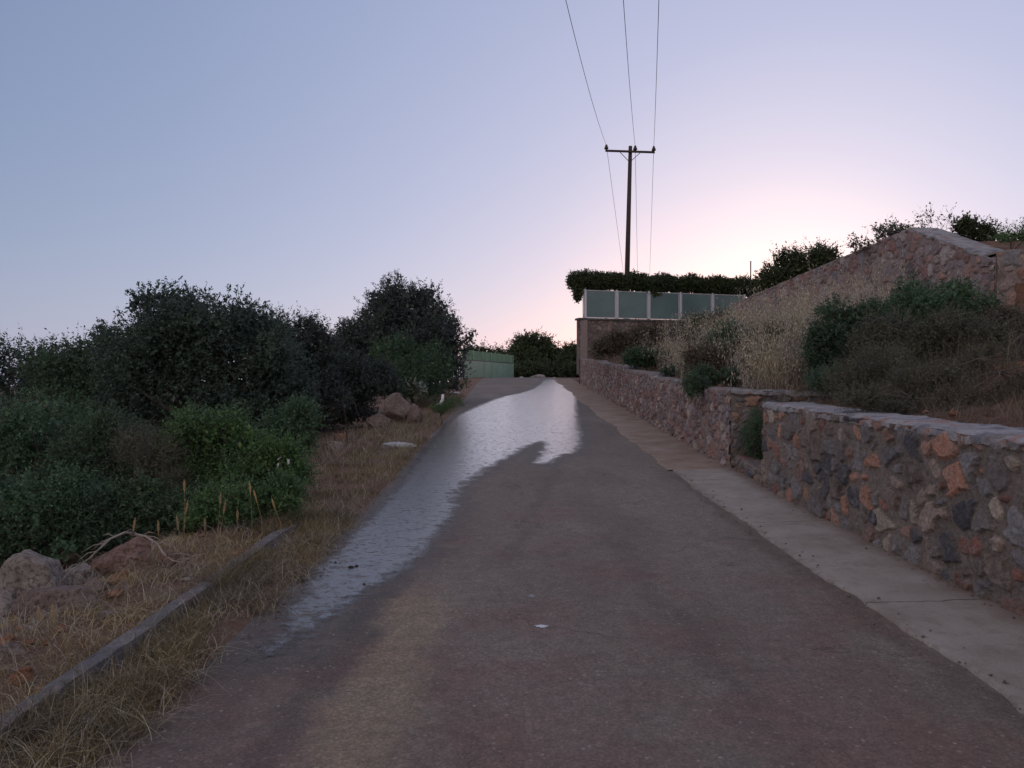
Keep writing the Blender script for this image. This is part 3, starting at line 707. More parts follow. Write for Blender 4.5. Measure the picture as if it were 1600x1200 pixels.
# ---------------------------------------------------------------- foliage
def foliage(rng, lobes, n_shoots, shoot, leaves, ll, lw, up=.5, jit=.5, depth=.55, core=.25, wild=0, fan=.35, bottom=-1.0, clump=2.2):
    """numpy leaf cloud; lobes = (cx,cy,cz,rx,ry,rz)"""
    lobes = np.array(lobes, float)
    if clump:
        ex = []
        for l in lobes:
            k = int(clump * (1 + 6 * min(1.5, l[3] * l[5]) ** .5))
            q = rng.normal(size=(k, 3)); q /= np.linalg.norm(q, axis=1)[:, None]; q[:, 2] = np.where(q[:, 2] < -.5, -q[:, 2], q[:, 2])
            c = l[:3] + q * l[3:] * (.62 + .34 * rng.rand(k))[:, None]
            rr = (.20 + .22 * rng.rand(k))[:, None] * np.array([l[3:].mean()] * 3)[None] * np.array([1, 1, 1.0 + .25 * up])
            ex.append(np.concatenate([c, rr], 1))
        lobes = np.concatenate([lobes * np.array([1, 1, 1, .86, .86, .86])] + ex)
    area = (lobes[:, 3] * lobes[:, 4] * lobes[:, 5]) ** (2 / 3)
    li = rng.choice(len(lobes), n_shoots, p=area / area.sum())
    lo = lobes[li]
    u = rng.normal(size=(n_shoots, 3)); u /= np.linalg.norm(u, axis=1)[:, None]
    u[:, 2] = np.where(u[:, 2] < bottom, -u[:, 2], u[:, 2])
    rho = depth + (1 - depth) * rng.rand(n_shoots) ** .6
    ph = rng.rand(6) * 6
    lump = .10 * np.sin(u[:, 0] * 5 + li * 1.7 + ph[0]) + .10 * np.sin(u[:, 1] * 6 + li * 2.3 + ph[1]) + .09 * np.sin(u[:, 2] * 7 + li + ph[2] + u[:, 0] * 4) \
        + .06 * np.sin(u[:, 0] * 14 + ph[3]) * np.sin(u[:, 2] * 13 + ph[4])
    rho = rho * (1 + lump)
    P = lo[:, :3] + u * lo[:, 3:] * rho[:, None]
    # gaps between clumps
    keep = (vnoise(P[:, 0] * 3.1 + P[:, 1] * 1.3, P[:, 2] * 3.1 + P[:, 1] * 2.1, 3) > .24) | (rng.rand(n_shoots) < .25)
    P = P[keep]; u = u[keep]; lo = lo[keep]; n = len(P)
    D = u * lo[:, 3:] / lo[:, 3:].mean(1)[:, None]; D += rng.normal(size=D.shape) * jit; D[:, 2] += up
    D /= np.linalg.norm(D, axis=1)[:, None]
    Ls = shoot * (.5 + rng.rand(n)); 
    if wild: Ls = np.where(rng.rand(n) < wild * .5, Ls * 1.8, Ls)
    m_ = leaves
    t = (np.arange(m_)[None, :] + rng.rand(n, m_)) / m_
    B = P[:, None, :] + D[:, None, :] * (t * Ls[:, None])[..., None]
    B[..., 2] -= (t ** 2 * Ls[:, None]) * .12
    A = D[:, None, :] * fan + rng.normal(size=(n, m_, 3)) * .6; A /= np.linalg.norm(A, axis=2)[..., None]
    W = np.cross(A, rng.normal(size=(n, m_, 3))); W /= np.linalg.norm(W, axis=2)[..., None] + 1e-9
    sz = ll * (.45 + 1.1 * rng.rand(n, m_) ** 1.6) * (1.1 - .35 * t)
    sw = sz * lw / ll
    q0 = B; q1 = B + A * (sz * .45)[..., None] + W * (sw * .5)[..., None]; q2 = B + A * sz[..., None]; q3 = B + A * (sz * .45)[..., None] - W * (sw * .5)[..., None]
    V = np.stack([q0, q1, q2, q3], 2).reshape(-1, 3)
    nq = n * m_
    F = [np.arange(nq * 4).reshape(-1, 4)]; mi = [np.zeros(nq, int)]
    # stems
    sd = np.cross(D, rng.normal(size=D.shape)); sd /= np.linalg.norm(sd, axis=1)[:, None]; r = .0012 + .0008 * Ls[:, None]
    root = P - D * (Ls * .5)[:, None]; tip = P + D * Ls[:, None]; tip[:, 2] -= Ls * .12
    SV = np.stack([root - sd * r, root + sd * r, tip + sd * r * .3, tip - sd * r * .3], 1).reshape(-1, 3)
    F.append(np.arange(n * 4).reshape(-1, 4) + len(V)); mi.append(np.ones(n, int)); V = np.concatenate([V, SV])
    # sparse coarse leaves deep inside
    nc = int(n * m_ * core * .40)
    if nc:
        l2 = lobes[rng.choice(len(lobes), nc, p=area / area.sum())]
        u2 = rng.normal(size=(nc, 3)); u2 /= np.linalg.norm(u2, axis=1)[:, None]
        B2 = l2[:, :3] + u2 * l2[:, 3:] * (rng.rand(nc) ** .5 * .78)[:, None]
        A2 = rng.normal(size=(nc, 3)); A2 /= np.linalg.norm(A2, axis=1)[:, None]
        W2 = np.cross(A2, rng.normal(size=(nc, 3))); W2 /= np.linalg.norm(W2, axis=1)[:, None]
        s2 = ll * 1.9 * (.6 + .8 * rng.rand(nc))[:, None]
        CV = np.stack([B2, B2 + A2 * s2 * .5 + W2 * s2 * .3, B2 + A2 * s2, B2 + A2 * s2 * .5 - W2 * s2 * .3], 1).reshape(-1, 3)
        F.append(np.arange(nc * 4).reshape(-1, 4) + len(V)); mi.append(np.zeros(nc, int)); V = np.concatenate([V, CV])
    return V, np.concatenate(F), np.concatenate(mi)
def trunk_mesh(rng, lobes, r0, base=(0, 0, 0)):
    b = MB()
    base = Vector(base)
    zt = min(l[2] for l in lobes) * .5
    fork = base + Vector((rng.uniform(-.1, .1), rng.uniform(-.1, .1), max(.15, zt)))
    b.tube([base - Vector((0, 0, .25)), base.lerp(fork, .5) + Vector((.03, .02, 0)), fork], [r0 * 1.3, r0, r0 * .85], 8)
    for l in lobes:
        e = Vector(l[:3]); 
        for k in range(3):
            ee = e + Vector((rng.uniform(-.6, .6) * l[3], rng.uniform(-.6, .6) * l[4], rng.uniform(-.1, .6) * l[5]))
            md = fork.lerp(ee, .5) + Vector((rng.uniform(-.12, .12), rng.uniform(-.12, .12), rng.uniform(0, .15)))
            b.tube([fork, md, ee], [r0 * .6, r0 * .4, r0 * .12], 6)
    return b
def plant(name, label, cat, x, y, z, lobes, mat_leaf, seed, n, shoot, leaves, ll, lw, r0=.05, group=None, trunk='trunk', crown='crown', tmat='twig', **kw):
    rng = np.random.RandomState(seed)
    rt = thing(name, label, cat, (x, y, z), group)
    V, F, mi = foliage(rng, lobes, n, shoot, leaves, ll, lw, **kw)
    link_mesh(crown, V, F, [M[mat_leaf], M[tmat]], rt, mi=mi)
    random.seed(seed)
    trunk_mesh(random.Random(seed), lobes, r0).build(trunk, M['bark'], rt, smooth=True)
    return rt
def lob(px, py, y, rpx, rpy, x0, z0, y0, ry=None):
    """ellipsoid from photo pixels at depth y, relative to the plant's base"""
    p = at(px, py, y); k = y / 1200
    return (p.x - x0, p.y - y0, p.z - z0, rpx * k, (ry if ry else rpx * k * .9), rpy * k)
def pplant(name, label, cat, bx, y, L_px, **kw):
    """plant whose base column is at pixel bx and depth y; L_px = lobes (px, py, rpx, rpy[, dy])"""
    x = (bx - 800) * y / 1200
    z = float(gz_left(x, y)) if x < 3 else float(bank_z(np.array(x), np.array(y)))
    if 'z' in kw: z = kw.pop('z')
    lobes = [lob(l[0], l[1], y + (l[4] if len(l) > 4 else 0), l[2], l[3], x, z, y) for l in L_px]
    return plant(name, label, cat, x, y, z, lobes, **kw)

# --- left side, back to front
GT = 'trees on the left of the lane'
pplant('tree', 'low dark tree line bush at the far left edge, behind the shrubs', 'tree', 40, 19, [(20, 580, 75, 42), (95, 578, 60, 38), (-60, 575, 80, 45), (30, 640, 110, 60)],
       mat_leaf='leaf_blue', seed=3, n=2600, shoot=.32, leaves=11, ll=.075, lw=.032, wild=.12, r0=.08, up=.8)
pplant('tree', 'mid height leafy tree left of the big dark tree', 'tree', 175, 17, [(160, 570, 60, 48), (205, 585, 55, 55), (110, 600, 70, 55), (190, 650, 90, 60)],
       mat_leaf='leaf_dark', seed=4, n=2600, shoot=.30, leaves=12, ll=.07, lw=.035, wild=.12, r0=.08, up=.5)
pplant('tree', 'big dark dense tree with an arching twiggy top, tallest on the far left', 'tree', 330, 14.5,
       [(285, 525, 85, 62), (335, 550, 105, 80), (240, 600, 80, 80), (390, 600, 95, 95), (320, 620, 150, 125, .5), (430, 640, 65, 85), (200, 650, 70, 60), (250, 488, 46, 32)],
       mat_leaf='leaf_blue', seed=5, n=11500, shoot=.18, leaves=13, ll=.056, lw=.029, wild=.0, r0=.13, up=.35)
pplant('tree', 'slim upright olive tree between the big dark tree and the round olive', 'tree', 455, 20,
       [(425, 528, 34, 32), (478, 528, 28, 34), (455, 570, 52, 50), (500, 560, 26, 40), (455, 630, 55, 45), (505, 620, 40, 40)],
       mat_leaf='leaf_olive', seed=6, n=3800, shoot=.28, leaves=14, ll=.075, lw=.027, wild=.16, r0=.1, up=1.3)
pplant('olive_tree', 'broad round olive tree beside the lane, left of the green fence', 'olive tree', 628, 26,
       [(610, 500, 58, 48), (660, 500, 52, 44), (565, 540, 42, 44), (700, 540, 38, 44), (630, 560, 92, 60), (560, 590, 48, 40), (690, 585, 38, 34), (540, 560, 30, 40), (640, 530, 90, 62), (736, 530, 9, 16)],
       mat_leaf='leaf_olive', seed=7, n=8600, shoot=.25, leaves=14, ll=.085, lw=.030, wild=.0, r0=.18, up=.9)
pplant('broom_shrub', 'rounded greener shrub growing in front of the round olive tree', 'shrub', 645, 24,
       [(625, 560, 42, 34), (668, 575, 42, 36), (640, 600, 60, 32), (610, 605, 40, 22)],
       mat_leaf='leaf_mid', seed=8, n=3600, shoot=.24, leaves=12, ll=.06, lw=.016, r0=.06, up=.9, jit=.3)
pplant('shrub', 'dark undergrowth bush below the slim olive tree', 'shrub', 540, 21.5,
       [(525, 585, 40, 34), (570, 600, 50, 32), (500, 615, 30, 24), (530, 628, 40, 16), (540, 645, 48, 28), (500, 655, 30, 24)],
       mat_leaf='leaf_olive', seed=81, n=3800, shoot=.28, leaves=12, ll=.07, lw=.026, r0=.06, up=.7)
# --- front shrubs
FRONT = [
 (60, 10.5, [(60, 672, 90, 46), (-20, 690, 100, 60), (110, 730, 85, 60), (20, 760, 120, 60)], 'leaf_mid', 'rounded blue green shrub at the left edge, in front of the tree line', 4600),
 (180, 9.4, [(180, 700, 60, 48), (215, 740, 70, 55), (140, 760, 70, 55)], 'leaf_dark', 'dark green shrub between the left edge shrub and the grey twiggy one', 3300),
 (390, 9.2, [(310, 688, 56, 44), (380, 700, 50, 42), (420, 745, 55, 45), (345, 770, 80, 48), (450, 720, 28, 26), (300, 745, 50, 50)], 'leaf_green', 'bright green bush at the front, nearest to the lane', 5600),
 (70, 8.0, [(60, 800, 90, 52), (-40, 810, 80, 60), (120, 840, 70, 36), (30, 850, 90, 40)], 'leaf_mid', 'low green shrub behind the pale boulder at the left edge', 4200),
 (230, 8.1, [(205, 800, 60, 40), (270, 812, 60, 34), (180, 835, 60, 26)], 'leaf_dark', 'low dark shrub behind the reddish brown boulder', 2800),
 (365, 7.9, [(340, 800, 42, 28), (395, 790, 36, 28), (440, 775, 26, 24)], 'leaf_green', 'small fresh green shrub just behind the kerb', 2000),
]
for k, (bx, y, Lp, ml_, lab, n) in enumerate(FRONT):
    pplant('shrub', lab, 'shrub', bx, y, Lp, mat_leaf=ml_, seed=20 + k, n=n, shoot=.15, leaves=13, ll=.034, lw=.017, r0=.03, up=.55, wild=.08, trunk='stem', depth=.5)
pplant('dry_shrub', 'grey leafless looking twiggy shrub among the green shrubs', 'shrub', 240, 8.7, [(235, 705, 48, 36), (250, 760, 44, 40)],
       mat_leaf='leaf_grey', seed=31, n=1500, shoot=.20, leaves=6, ll=.022, lw=.008, r0=.02, up=.5, trunk='stem')
pplant('shrub', 'large shaded bush low between the big tree and the bright green bush', 'shrub', 440, 12.5, [(440, 690, 50, 42), (400, 700, 50, 36), (470, 660, 24, 34)],
       mat_leaf='leaf_mid', seed=32, n=2600, shoot=.2, leaves=12, ll=.045, lw=.022, r0=.04, up=.5, trunk='stem')
# --- far trees
pplant('tree', 'dark rounded tree beyond the crest of the lane', 'tree', 835, 72, [(835, 552, 32, 26), (808, 564, 22, 18), (862, 564, 22, 20), (835, 574, 50, 16)],
       mat_leaf='leaf_hedge', seed=41, n=2600, shoot=.8, leaves=12, ll=.24, lw=.10, r0=.25, up=.4, z=2.2)
pplant('tree', 'small dark tree beyond the crest beside the terrace wall', 'tree', 894, 66, [(893, 566, 18, 20), (905, 555, 14, 14), (884, 575, 14, 14), (898, 580, 24, 12)],
       mat_leaf='leaf_hedge', seed=42, n=1100, shoot=.7, leaves=12, ll=.22, lw=.09, r0=.2, up=.5, z=2.2)
pplant('tree', 'distant low olive showing above the green fence', 'tree', 765, 80, [(755, 562, 26, 14), (785, 562, 18, 12), (735, 560, 20, 16), (770, 575, 40, 14)],
       mat_leaf='leaf_hedge', seed=43, n=1300, shoot=.8, leaves=12, ll=.25, lw=.09, r0=.2, up=.6, z=2.2)
pplant('shrub', 'low dark scrub line at the foot of the trees beyond the crest', 'shrub', 850, 64, [(795, 584, 26, 9), (830, 583, 28, 9), (865, 584, 26, 9), (895, 584, 26, 10), (925, 584, 24, 10)],
       mat_leaf='leaf_hedge', seed=44, n=1800, shoot=.5, leaves=12, ll=.2, lw=.09, r0=.1, up=.4, z=2.1)
# terrace hedge
rng = np.random.RandomState(50)
hl = []
for k in range(24):
    s = -.25 + k * .46
    x_, y_ = tpos(s); hl.append((x_ - 3.36 + .1, y_ - TY + .55, 6.80 + .06 * math.sin(k * 1.9) - 4.5, .46, .55, .46))
hl += [(-.02, .25, 6.35 - 4.5, .24, .4, .42), (-.06, .3, 6.0 - 4.5, .13, .3, .26), (3.9, 1.2, 6.3 - 4.5, .35, .25, .22)]
rt = thing('hedge', 'clipped hedge overhanging the frosted panels on the terrace', 'hedge', (3.36, TY, 4.5))
V, F, mi = foliage(rng, hl, 12000, .14, 10, .085, .04, up=.5, depth=.6, core=.6, clump=0)
link_mesh('foliage', V, F, [M['leaf_hedge'], M['twig']], rt, mi=mi)
for k in range(9):
    b = MB(); x_, y_ = tpos(.3 + k * 1.2); b.tube([(x_ - 3.36, y_ - TY + .6, .2), (x_ - 3.36 + .05, y_ - TY + .6, 1.2), (x_ - 3.36, y_ - TY + .5, 2.2)], [.05, .04, .02], 6); b.build('stem', M['bark'], rt)

# tree behind the retaining wall
pplant('tree', 'dark bushy tree behind the left end of the peaked retaining wall', 'tree', 1250, 35, [(1240, 420, 36, 24), (1280, 405, 26, 16), (1215, 440, 30, 22), (1270, 440, 42, 30), (1225, 462, 34, 16)],
       mat_leaf='leaf_hedge', seed=51, n=3000, shoot=.4, leaves=12, ll=.11, lw=.05, r0=.14, up=.8, wild=.1, z=4.8)
# bits above the wall
pplant('shrub', 'pale leafed loose shrub peeking over the rising part of the wall top', 'shrub', 1375, 19.5, [(1378, 366, 24, 12), (1345, 385, 16, 8), (1400, 362, 14, 8)],
       mat_leaf='leaf_grey', seed=52, n=210, shoot=.28, leaves=9, ll=.075, lw=.04, r0=.012, up=.7, depth=.1, core=0, z=4.7, trunk='stem')
pplant('shrub', 'thin bare sprig rising above the peak of the wall', 'shrub', 1462, 18.0, [(1458, 347, 16, 12), (1478, 350, 12, 8), (1445, 352, 9, 7)],
       mat_leaf='leaf_brown', seed=53, n=85, shoot=.34, leaves=8, ll=.055, lw=.03, r0=.012, up=.8, depth=.1, core=0, z=4.5, trunk='stem')
pplant('shrub', 'dark compact bush behind the ramped wall top', 'shrub', 1528, 17.5, [(1515, 357, 22, 14), (1545, 362, 16, 12), (1530, 372, 26, 14)],
       mat_leaf='leaf_hedge', seed=54, n=520, shoot=.18, leaves=10, ll=.06, lw=.035, r0=.03, up=.5, z=4.2, trunk='stem')
pplant('shrub', 'yellow green weeds above the wall at the right edge', 'weeds', 1590, 15.5, [(1580, 372, 26, 12), (1615, 365, 30, 14)],
       mat_leaf='leaf_green', seed=55, n=420, shoot=.25, leaves=9, ll=.05, lw=.016, r0=.012, up=1.2, z=4.0, trunk='stem', depth=.3)
# --- bank shrubs on the right
pplant('shrub', 'dark green shrub against the peaked retaining wall', 'shrub', 1470, 12.8, [(1450, 475, 55, 34), (1505, 478, 46, 32), (1410, 495, 36, 26), (1470, 510, 80, 34)],
       mat_leaf='leaf_mid', seed=61, n=3400, shoot=.16, leaves=13, ll=.042, lw=.018, r0=.04, up=.5, trunk='stem')
pplant('shrub', 'deep green shrub beside the pale tall grass', 'shrub', 1320, 11.8, [(1310, 510, 44, 34), (1350, 505, 36, 30), (1330, 555, 62, 48), (1290, 560, 34, 50), (1370, 570, 46, 46)],
       mat_leaf='leaf_dark', seed=62, n=4200, shoot=.16, leaves=13, ll=.040, lw=.018, r0=.04, up=.5, trunk='stem')
pplant('dry_shrub', 'grey olive feathery shrub in the middle of the right bank', 'shrub', 1440, 10.4, [(1390, 540, 58, 40), (1450, 545, 62, 40), (1510, 548, 56, 42), (1420, 590, 90, 50), (1500, 600, 70, 44)],
       mat_leaf='leaf_grey', seed=63, n=6000, shoot=.2, leaves=12, ll=.034, lw=.014, r0=.03, up=.9, jit=.35, trunk='stem', wild=.06)
pplant('dry_shrub', 'grey brown tangled shrub at the right edge of the bank', 'shrub', 1540, 10.0, [(1550, 550, 55, 40), (1600, 565, 56, 52), (1530, 590, 66, 42), (1630, 540, 44, 40), (1590, 600, 60, 40)],
       mat_leaf='leaf_grey', seed=64, n=5000, shoot=.2, leaves=11, ll=.034, lw=.014, r0=.03, up=.8, trunk='stem', wild=.06)
pplant('dry_shrub', 'grey green twiggy bush just behind the near wall top', 'shrub', 1465, 8.7, [(1440, 608, 50, 34), (1500, 605, 44, 30), (1410, 625, 34, 22)],
       mat_leaf='leaf_grey', seed=65, n=2300, shoot=.17, leaves=9, ll=.02, lw=.008, r0=.02, up=.7, trunk='stem', wild=.1)
pplant('shrub', 'grey green bush standing inside the pale tall grass', 'shrub', 1222, 14.5, [(1225, 545, 34, 40), (1195, 570, 26, 30), (1250, 580, 30, 30)],
       mat_leaf='leaf_grey', seed=161, n=1500, shoot=.2, leaves=10, ll=.034, lw=.012, r0=.02, up=.9, trunk='stem')
pplant('shrub', 'green bush halfway up the tall grass left of the deep green shrub', 'shrub', 1150, 17, [(1150, 530, 30, 26), (1120, 545, 24, 22)],
       mat_leaf='leaf_mid', seed=162, n=900, shoot=.2, leaves=10, ll=.05, lw=.018, r0=.02, up=.8, trunk='stem')
pplant('dry_shrub', 'brown dry bush in front of the terrace wall, left of the tall grass', 'shrub', 1000, 27, [(985, 535, 34, 20), (1030, 530, 30, 18), (950, 545, 26, 16)],
       mat_leaf='leaf_brown', seed=171, n=1500, shoot=.25, leaves=10, ll=.08, lw=.028, r0=.02, up=.8, trunk='stem')
pplant('dry_shrub', 'brown shadowy bush low among the tall grass above the trailing plant', 'shrub', 1150, 16, [(1150, 570, 40, 22), (1105, 560, 34, 20), (1195, 560, 30, 30)],
       mat_leaf='leaf_brown', seed=172, n=1700, shoot=.22, leaves=10, ll=.05, lw=.018, r0=.02, up=.8, trunk='stem')
pplant('dry_shrub', 'grey green bush between the tall grass and the panel screen', 'shrub', 1090, 22, [(1080, 520, 36, 22), (1120, 510, 30, 20)],
       mat_leaf='leaf_grey', seed=173, n=1300, shoot=.24, leaves=10, ll=.065, lw=.022, r0=.02, up=.8, trunk='stem')
pplant('dry_shrub', 'tangled grey brown bush spreading low in front of the deep green shrub', 'shrub', 1390, 9.6, [(1385, 590, 60, 40), (1330, 600, 50, 30), (1440, 600, 50, 34)],
       mat_leaf='leaf_grey', seed=163, n=2600, shoot=.18, leaves=10, ll=.022, lw=.009, r0=.02, up=.7, trunk='stem', wild=.1)
pplant('dry_shrub', 'dark dry bush filling the right edge under the wall end', 'shrub', 1590, 11.5, [(1590, 520, 50, 36), (1560, 550, 50, 40), (1630, 560, 60, 50)],
       mat_leaf='leaf_brown', seed=164, n=3600, shoot=.2, leaves=11, ll=.045, lw=.018, r0=.02, up=.7, trunk='stem')
pplant('dry_shrub', 'low reddish brown scrub on the red soil at the right edge', 'shrub', 1585, 8.0, [(1560, 632, 56, 28), (1620, 620, 55, 40), (1500, 640, 50, 20)],
       mat_leaf='leaf_brown', seed=165, n=4600, shoot=.16, leaves=9, ll=.028, lw=.011, r0=.015, up=.7, trunk='stem', wild=.05)
pplant('shrub', 'grey green bush at the right edge above the near wall', 'shrub', 1590, 9.4, [(1570, 585, 46, 34), (1610, 575, 50, 44), (1540, 610, 40, 26), (1590, 612, 56, 26)],
       mat_leaf='leaf_grey', seed=175, n=4000, shoot=.16, leaves=11, ll=.034, lw=.014, r0=.02, up=.6, trunk='stem')
pplant('dry_shrub', 'dull grey green tangle on the slope above the near wall, left of the right edge', 'shrub', 1530, 9.0, [(1500, 612, 60, 30), (1560, 600, 60, 34), (1610, 585, 50, 36)],
       mat_leaf='leaf_grey', seed=167, n=4200, shoot=.17, leaves=9, ll=.032, lw=.013, r0=.015, up=.7, trunk='stem', wild=.1)
pplant('dry_shrub', 'grey green low growth leaning over the middle of the near wall top', 'shrub', 1420, 8.2, [(1400, 640, 46, 16), (1450, 644, 44, 16), (1345, 626, 36, 14)],
       mat_leaf='leaf_grey', seed=168, n=1900, shoot=.13, leaves=9, ll=.022, lw=.009, r0=.015, up=.7, trunk='stem', wild=.1)
pplant('shrub', 'low dark green mat of leaves spilling towards the stepped wall top', 'shrub', 1075, 18.6, [(1060, 580, 26, 9), (1090, 583, 22, 8)],
       mat_leaf='leaf_dark', seed=166, n=700, shoot=.16, leaves=9, ll=.05, lw=.022, r0=.015, up=.3, trunk='stem')
pplant('shrub', 'low shaded green bush behind the start of the near wall', 'shrub', 1345, 10.2, [(1330, 600, 46, 22), (1380, 608, 34, 20), (1290, 598, 28, 16)],
       mat_leaf='leaf_mid', seed=66, n=1900, shoot=.14, leaves=10, ll=.032, lw=.013, r0=.02, up=.7, trunk='stem')
pplant('shrub', 'dark leafy plant on the bank behind the stepped part of the low wall', 'shrub', 1012, 23, [(1000, 560, 22, 12), (1030, 564, 20, 12)],
       mat_leaf='leaf_dark', seed=67, n=1100, shoot=.2, leaves=10, ll=.07, lw=.03, r0=.02, up=.4, trunk='stem')
pplant('trailing_plant', 'dark green plant trailing over the far low wall near the gap', 'trailing plant', 1112, 14.4, [(1140, 588, 24, 14), (1105, 592, 30, 14), (1085, 600, 18, 14, -.75), (1082, 610, 9, 12, -.9), (1165, 592, 22, 10)],
       mat_leaf='leaf_dark', seed=68, n=1900, shoot=.13, leaves=10, ll=.04, lw=.012, r0=.015, up=.1, trunk='stem')
rt = plant('shrub', 'feathery green weed growing in the gap of the stone wall', 'weed', 3.60, 11.55, .42, [(0, 0, .38, .17, .25, .32), (.1, .1, .6, .12, .2, .18), (.2, .1, .15, .2, .25, .2)],
      'leaf_mid', 69, 1500, .10, 10, .024, .007, r0=.01, up=.8, trunk='stem')
pplant('shrub', 'small green weed with broad leaves beside the dirt verge of the lane', 'weed', 650, 20.5, [(656, 606, 13, 8), (645, 602, 8, 7)],
       mat_leaf='leaf_silver', seed=70, n=70, shoot=.12, leaves=6, ll=.09, lw=.045, r0=.012, up=.8, core=0, trunk='stem')
pplant('shrub', 'green weed clump at the edge of the lane near the curved white pipe', 'weed', 690, 19.0, [(694, 640, 22, 8), (712, 632, 12, 7)],
       mat_leaf='leaf_green', seed=71, n=500, shoot=.12, leaves=8, ll=.05, lw=.014, r0=.01, up=.9, core=0, trunk='stem')

# ---------------------------------------------------------------- grasses (stuff)
def blades(rng, X, Y, Z, h, wd, lean, curl=.5, seg=3):
    n = len(X)
    a = rng.rand(n) * 2 * math.pi; hh = h * (.45 + .9 * rng.rand(n)); ln = lean * (.3 + rng.rand(n))
    fa = rng.rand(n) * math.pi
    rows = []
    for k in range(seg + 1):
        t = k / seg
        off = hh * ln * t ** 1.7
        z = Z + hh * (t - curl * ln * t ** 2.5)
        w_ = wd * (1 - t * .85) * .5
        cx = X + np.cos(a) * off; cy = Y + np.sin(a) * off
        rows.append((np.stack([cx - np.cos(fa) * w_, cy - np.sin(fa) * w_, z], -1), np.stack([cx + np.cos(fa) * w_, cy + np.sin(fa) * w_, z], -1)))
    V = np.stack([p for r in rows for p in r], 1)  # n,(seg+1)*2,3
    K = (seg + 1) * 2; base = (np.arange(n) * K)[:, None]
    F = np.concatenate([base + np.array([[2 * k, 2 * k + 1, 2 * k + 3, 2 * k + 2]]) for k in range(seg)])
    tip = np.stack([X + np.cos(a) * hh * ln, Y + np.sin(a) * hh * ln, Z + hh * (1 - curl * ln)], -1)
    return V.reshape(-1, 3), F, tip, a
def scatter_tufts(rng, xy, per, rad, th=.42):
    if len(xy) > 100:
        xy = xy[(vnoise(xy[:, 0] * 4.3, xy[:, 1] * 3.1, 12) * .6 + vnoise(xy[:, 0] * 11, xy[:, 1] * 9, 13) * .4) > th]
    n = len(xy)
    P = np.repeat(xy, per, 0) + rng.normal(size=(n * per, 2)) * rad
    return P[:, 0], P[:, 1]
M['straw_grey'] = leaf_mat('straw_grey', (.07, .06, .05), (.13, .11, .092), (.24, .21, .18), .1, .75)
def grass_obj(name, label, mat_, parts):
    V = []; F = []; n = 0
    for v, f in parts: V.append(v); F.append(f + n); n += len(v)
    return tag(link_mesh(name, np.concatenate(V), np.concatenate(F), mat_), label, 'grass', kind='stuff')
rng = np.random.RandomState(77)
# verge between lane and kerb, and on uphill
def verge_pts(n, x0, x1, y0, y1, p=1.0):
    y = y0 + (y1 - y0) * rng.rand(n) ** p; return np.stack([x0 + (x1 - x0) * rng.rand(n), y], -1)
parts = []
for (n, x0, x1, y0, y1, per, rad, h, wd, lean) in [
        (560, -2.16, -1.70, 2.6, 8.6, 26, .05, .13, .0040, 1.0), (300, -2.18, -1.8, 2.6, 8.5, 14, .04, .25, .0036, .8), (260, -2.18, -2.10, 2.5, 8.6, 14, .03, .12, .0040, .9), (200, -2.38, -2.30, 2.5, 8.6, 12, .03, .13, .0040, .9), (90, -2.2, -2.13, 5.6, 6.6, 16, .03, .24, .0040, 1.0), (70, -2.2, -2.13, 2.6, 3.6, 18, .03, .24, .0040, 1.0), (50, -2.36, -2.3, 7.3, 8.6, 16, .04, .26, .0045, .9),
        (900, -2.9, -1.75, 8.2, 16, 22, .06, .12, .0042, .9), (800, -3.6, -1.85, 16, 30, 18, .09, .16, .006, .8), (160, -4.6, -3.2, 12, 17, 14, .09, .26, .006, .5),
        (260, -4.5, -2.2, 28, 42, 14, .1, .22, .01, .6)]:
    X, Y = scatter_tufts(rng, verge_pts(n, x0, x1, y0, y1), per, rad)
    v, f, _, _ = blades(rng, X, Y, main_ground(X, Y) - .01, h, wd, lean); parts.append((v, f))
grass_obj('dry_grass', 'dull dry grass along the left verge of the lane', M['straw_dull'], parts)
parts = []
for (n, x0, x1, y0, y1, per, rad, h, wd, lean) in [
        (900, -3.7, -2.30, 2.6, 8.3, 26, .10, .10, .0050, 1.7), (140, -3.4, -2.28, 2.6, 8.6, 12, .05, .26, .0035, .9), (260, -2.16, -1.72, 2.6, 8.4, 10, .06, .20, .0040, 1.2),
        (150, -5.2, -3.2, 4.5, 8, 14, .1, .12, .004, 1.2), (220, -2.75, -1.85, 8.2, 18, 12, .08, .16, .0045, .9)]:
    X, Y = scatter_tufts(rng, verge_pts(n, x0, x1, y0, y1), per, rad, .52)
    v, f, _, _ = blades(rng, X, Y, main_ground(X, Y) - .01, h, wd, lean, .6); parts.append((v, f))
grass_obj('straw_grass', 'yellow straw lying on red soil behind the kerb', M['straw'], parts)
parts = []
for (n, x0, x1, y0, y1, per, rad, h, wd, lean) in [(520, -2.18, -1.66, 2.6, 9, 5, .06, .20, .0042, 1.6), (420, -3.6, -2.3, 2.6, 8.4, 5, .08, .20, .0045, 1.6), (700, -3.3, -1.78, 8.4, 22, 6, .08, .20, .006, 1.2), (300, -5, -3, 5, 9, 5, .08, .2, .005, 1.5), (120, -4.8, -3.3, 12, 17, 9, .08, .40, .007, .5)]:
    X, Y = scatter_tufts(rng, verge_pts(n, x0, x1, y0, y1), per, rad, .3)
    v, f, _, _ = blades(rng, X, Y, main_ground(X, Y), h, wd, lean, .55, 4); parts.append((v, f))
grass_obj('dead_straw', 'scattered pale dead stalks on the verge and red soil', M['straw_pale'], parts)
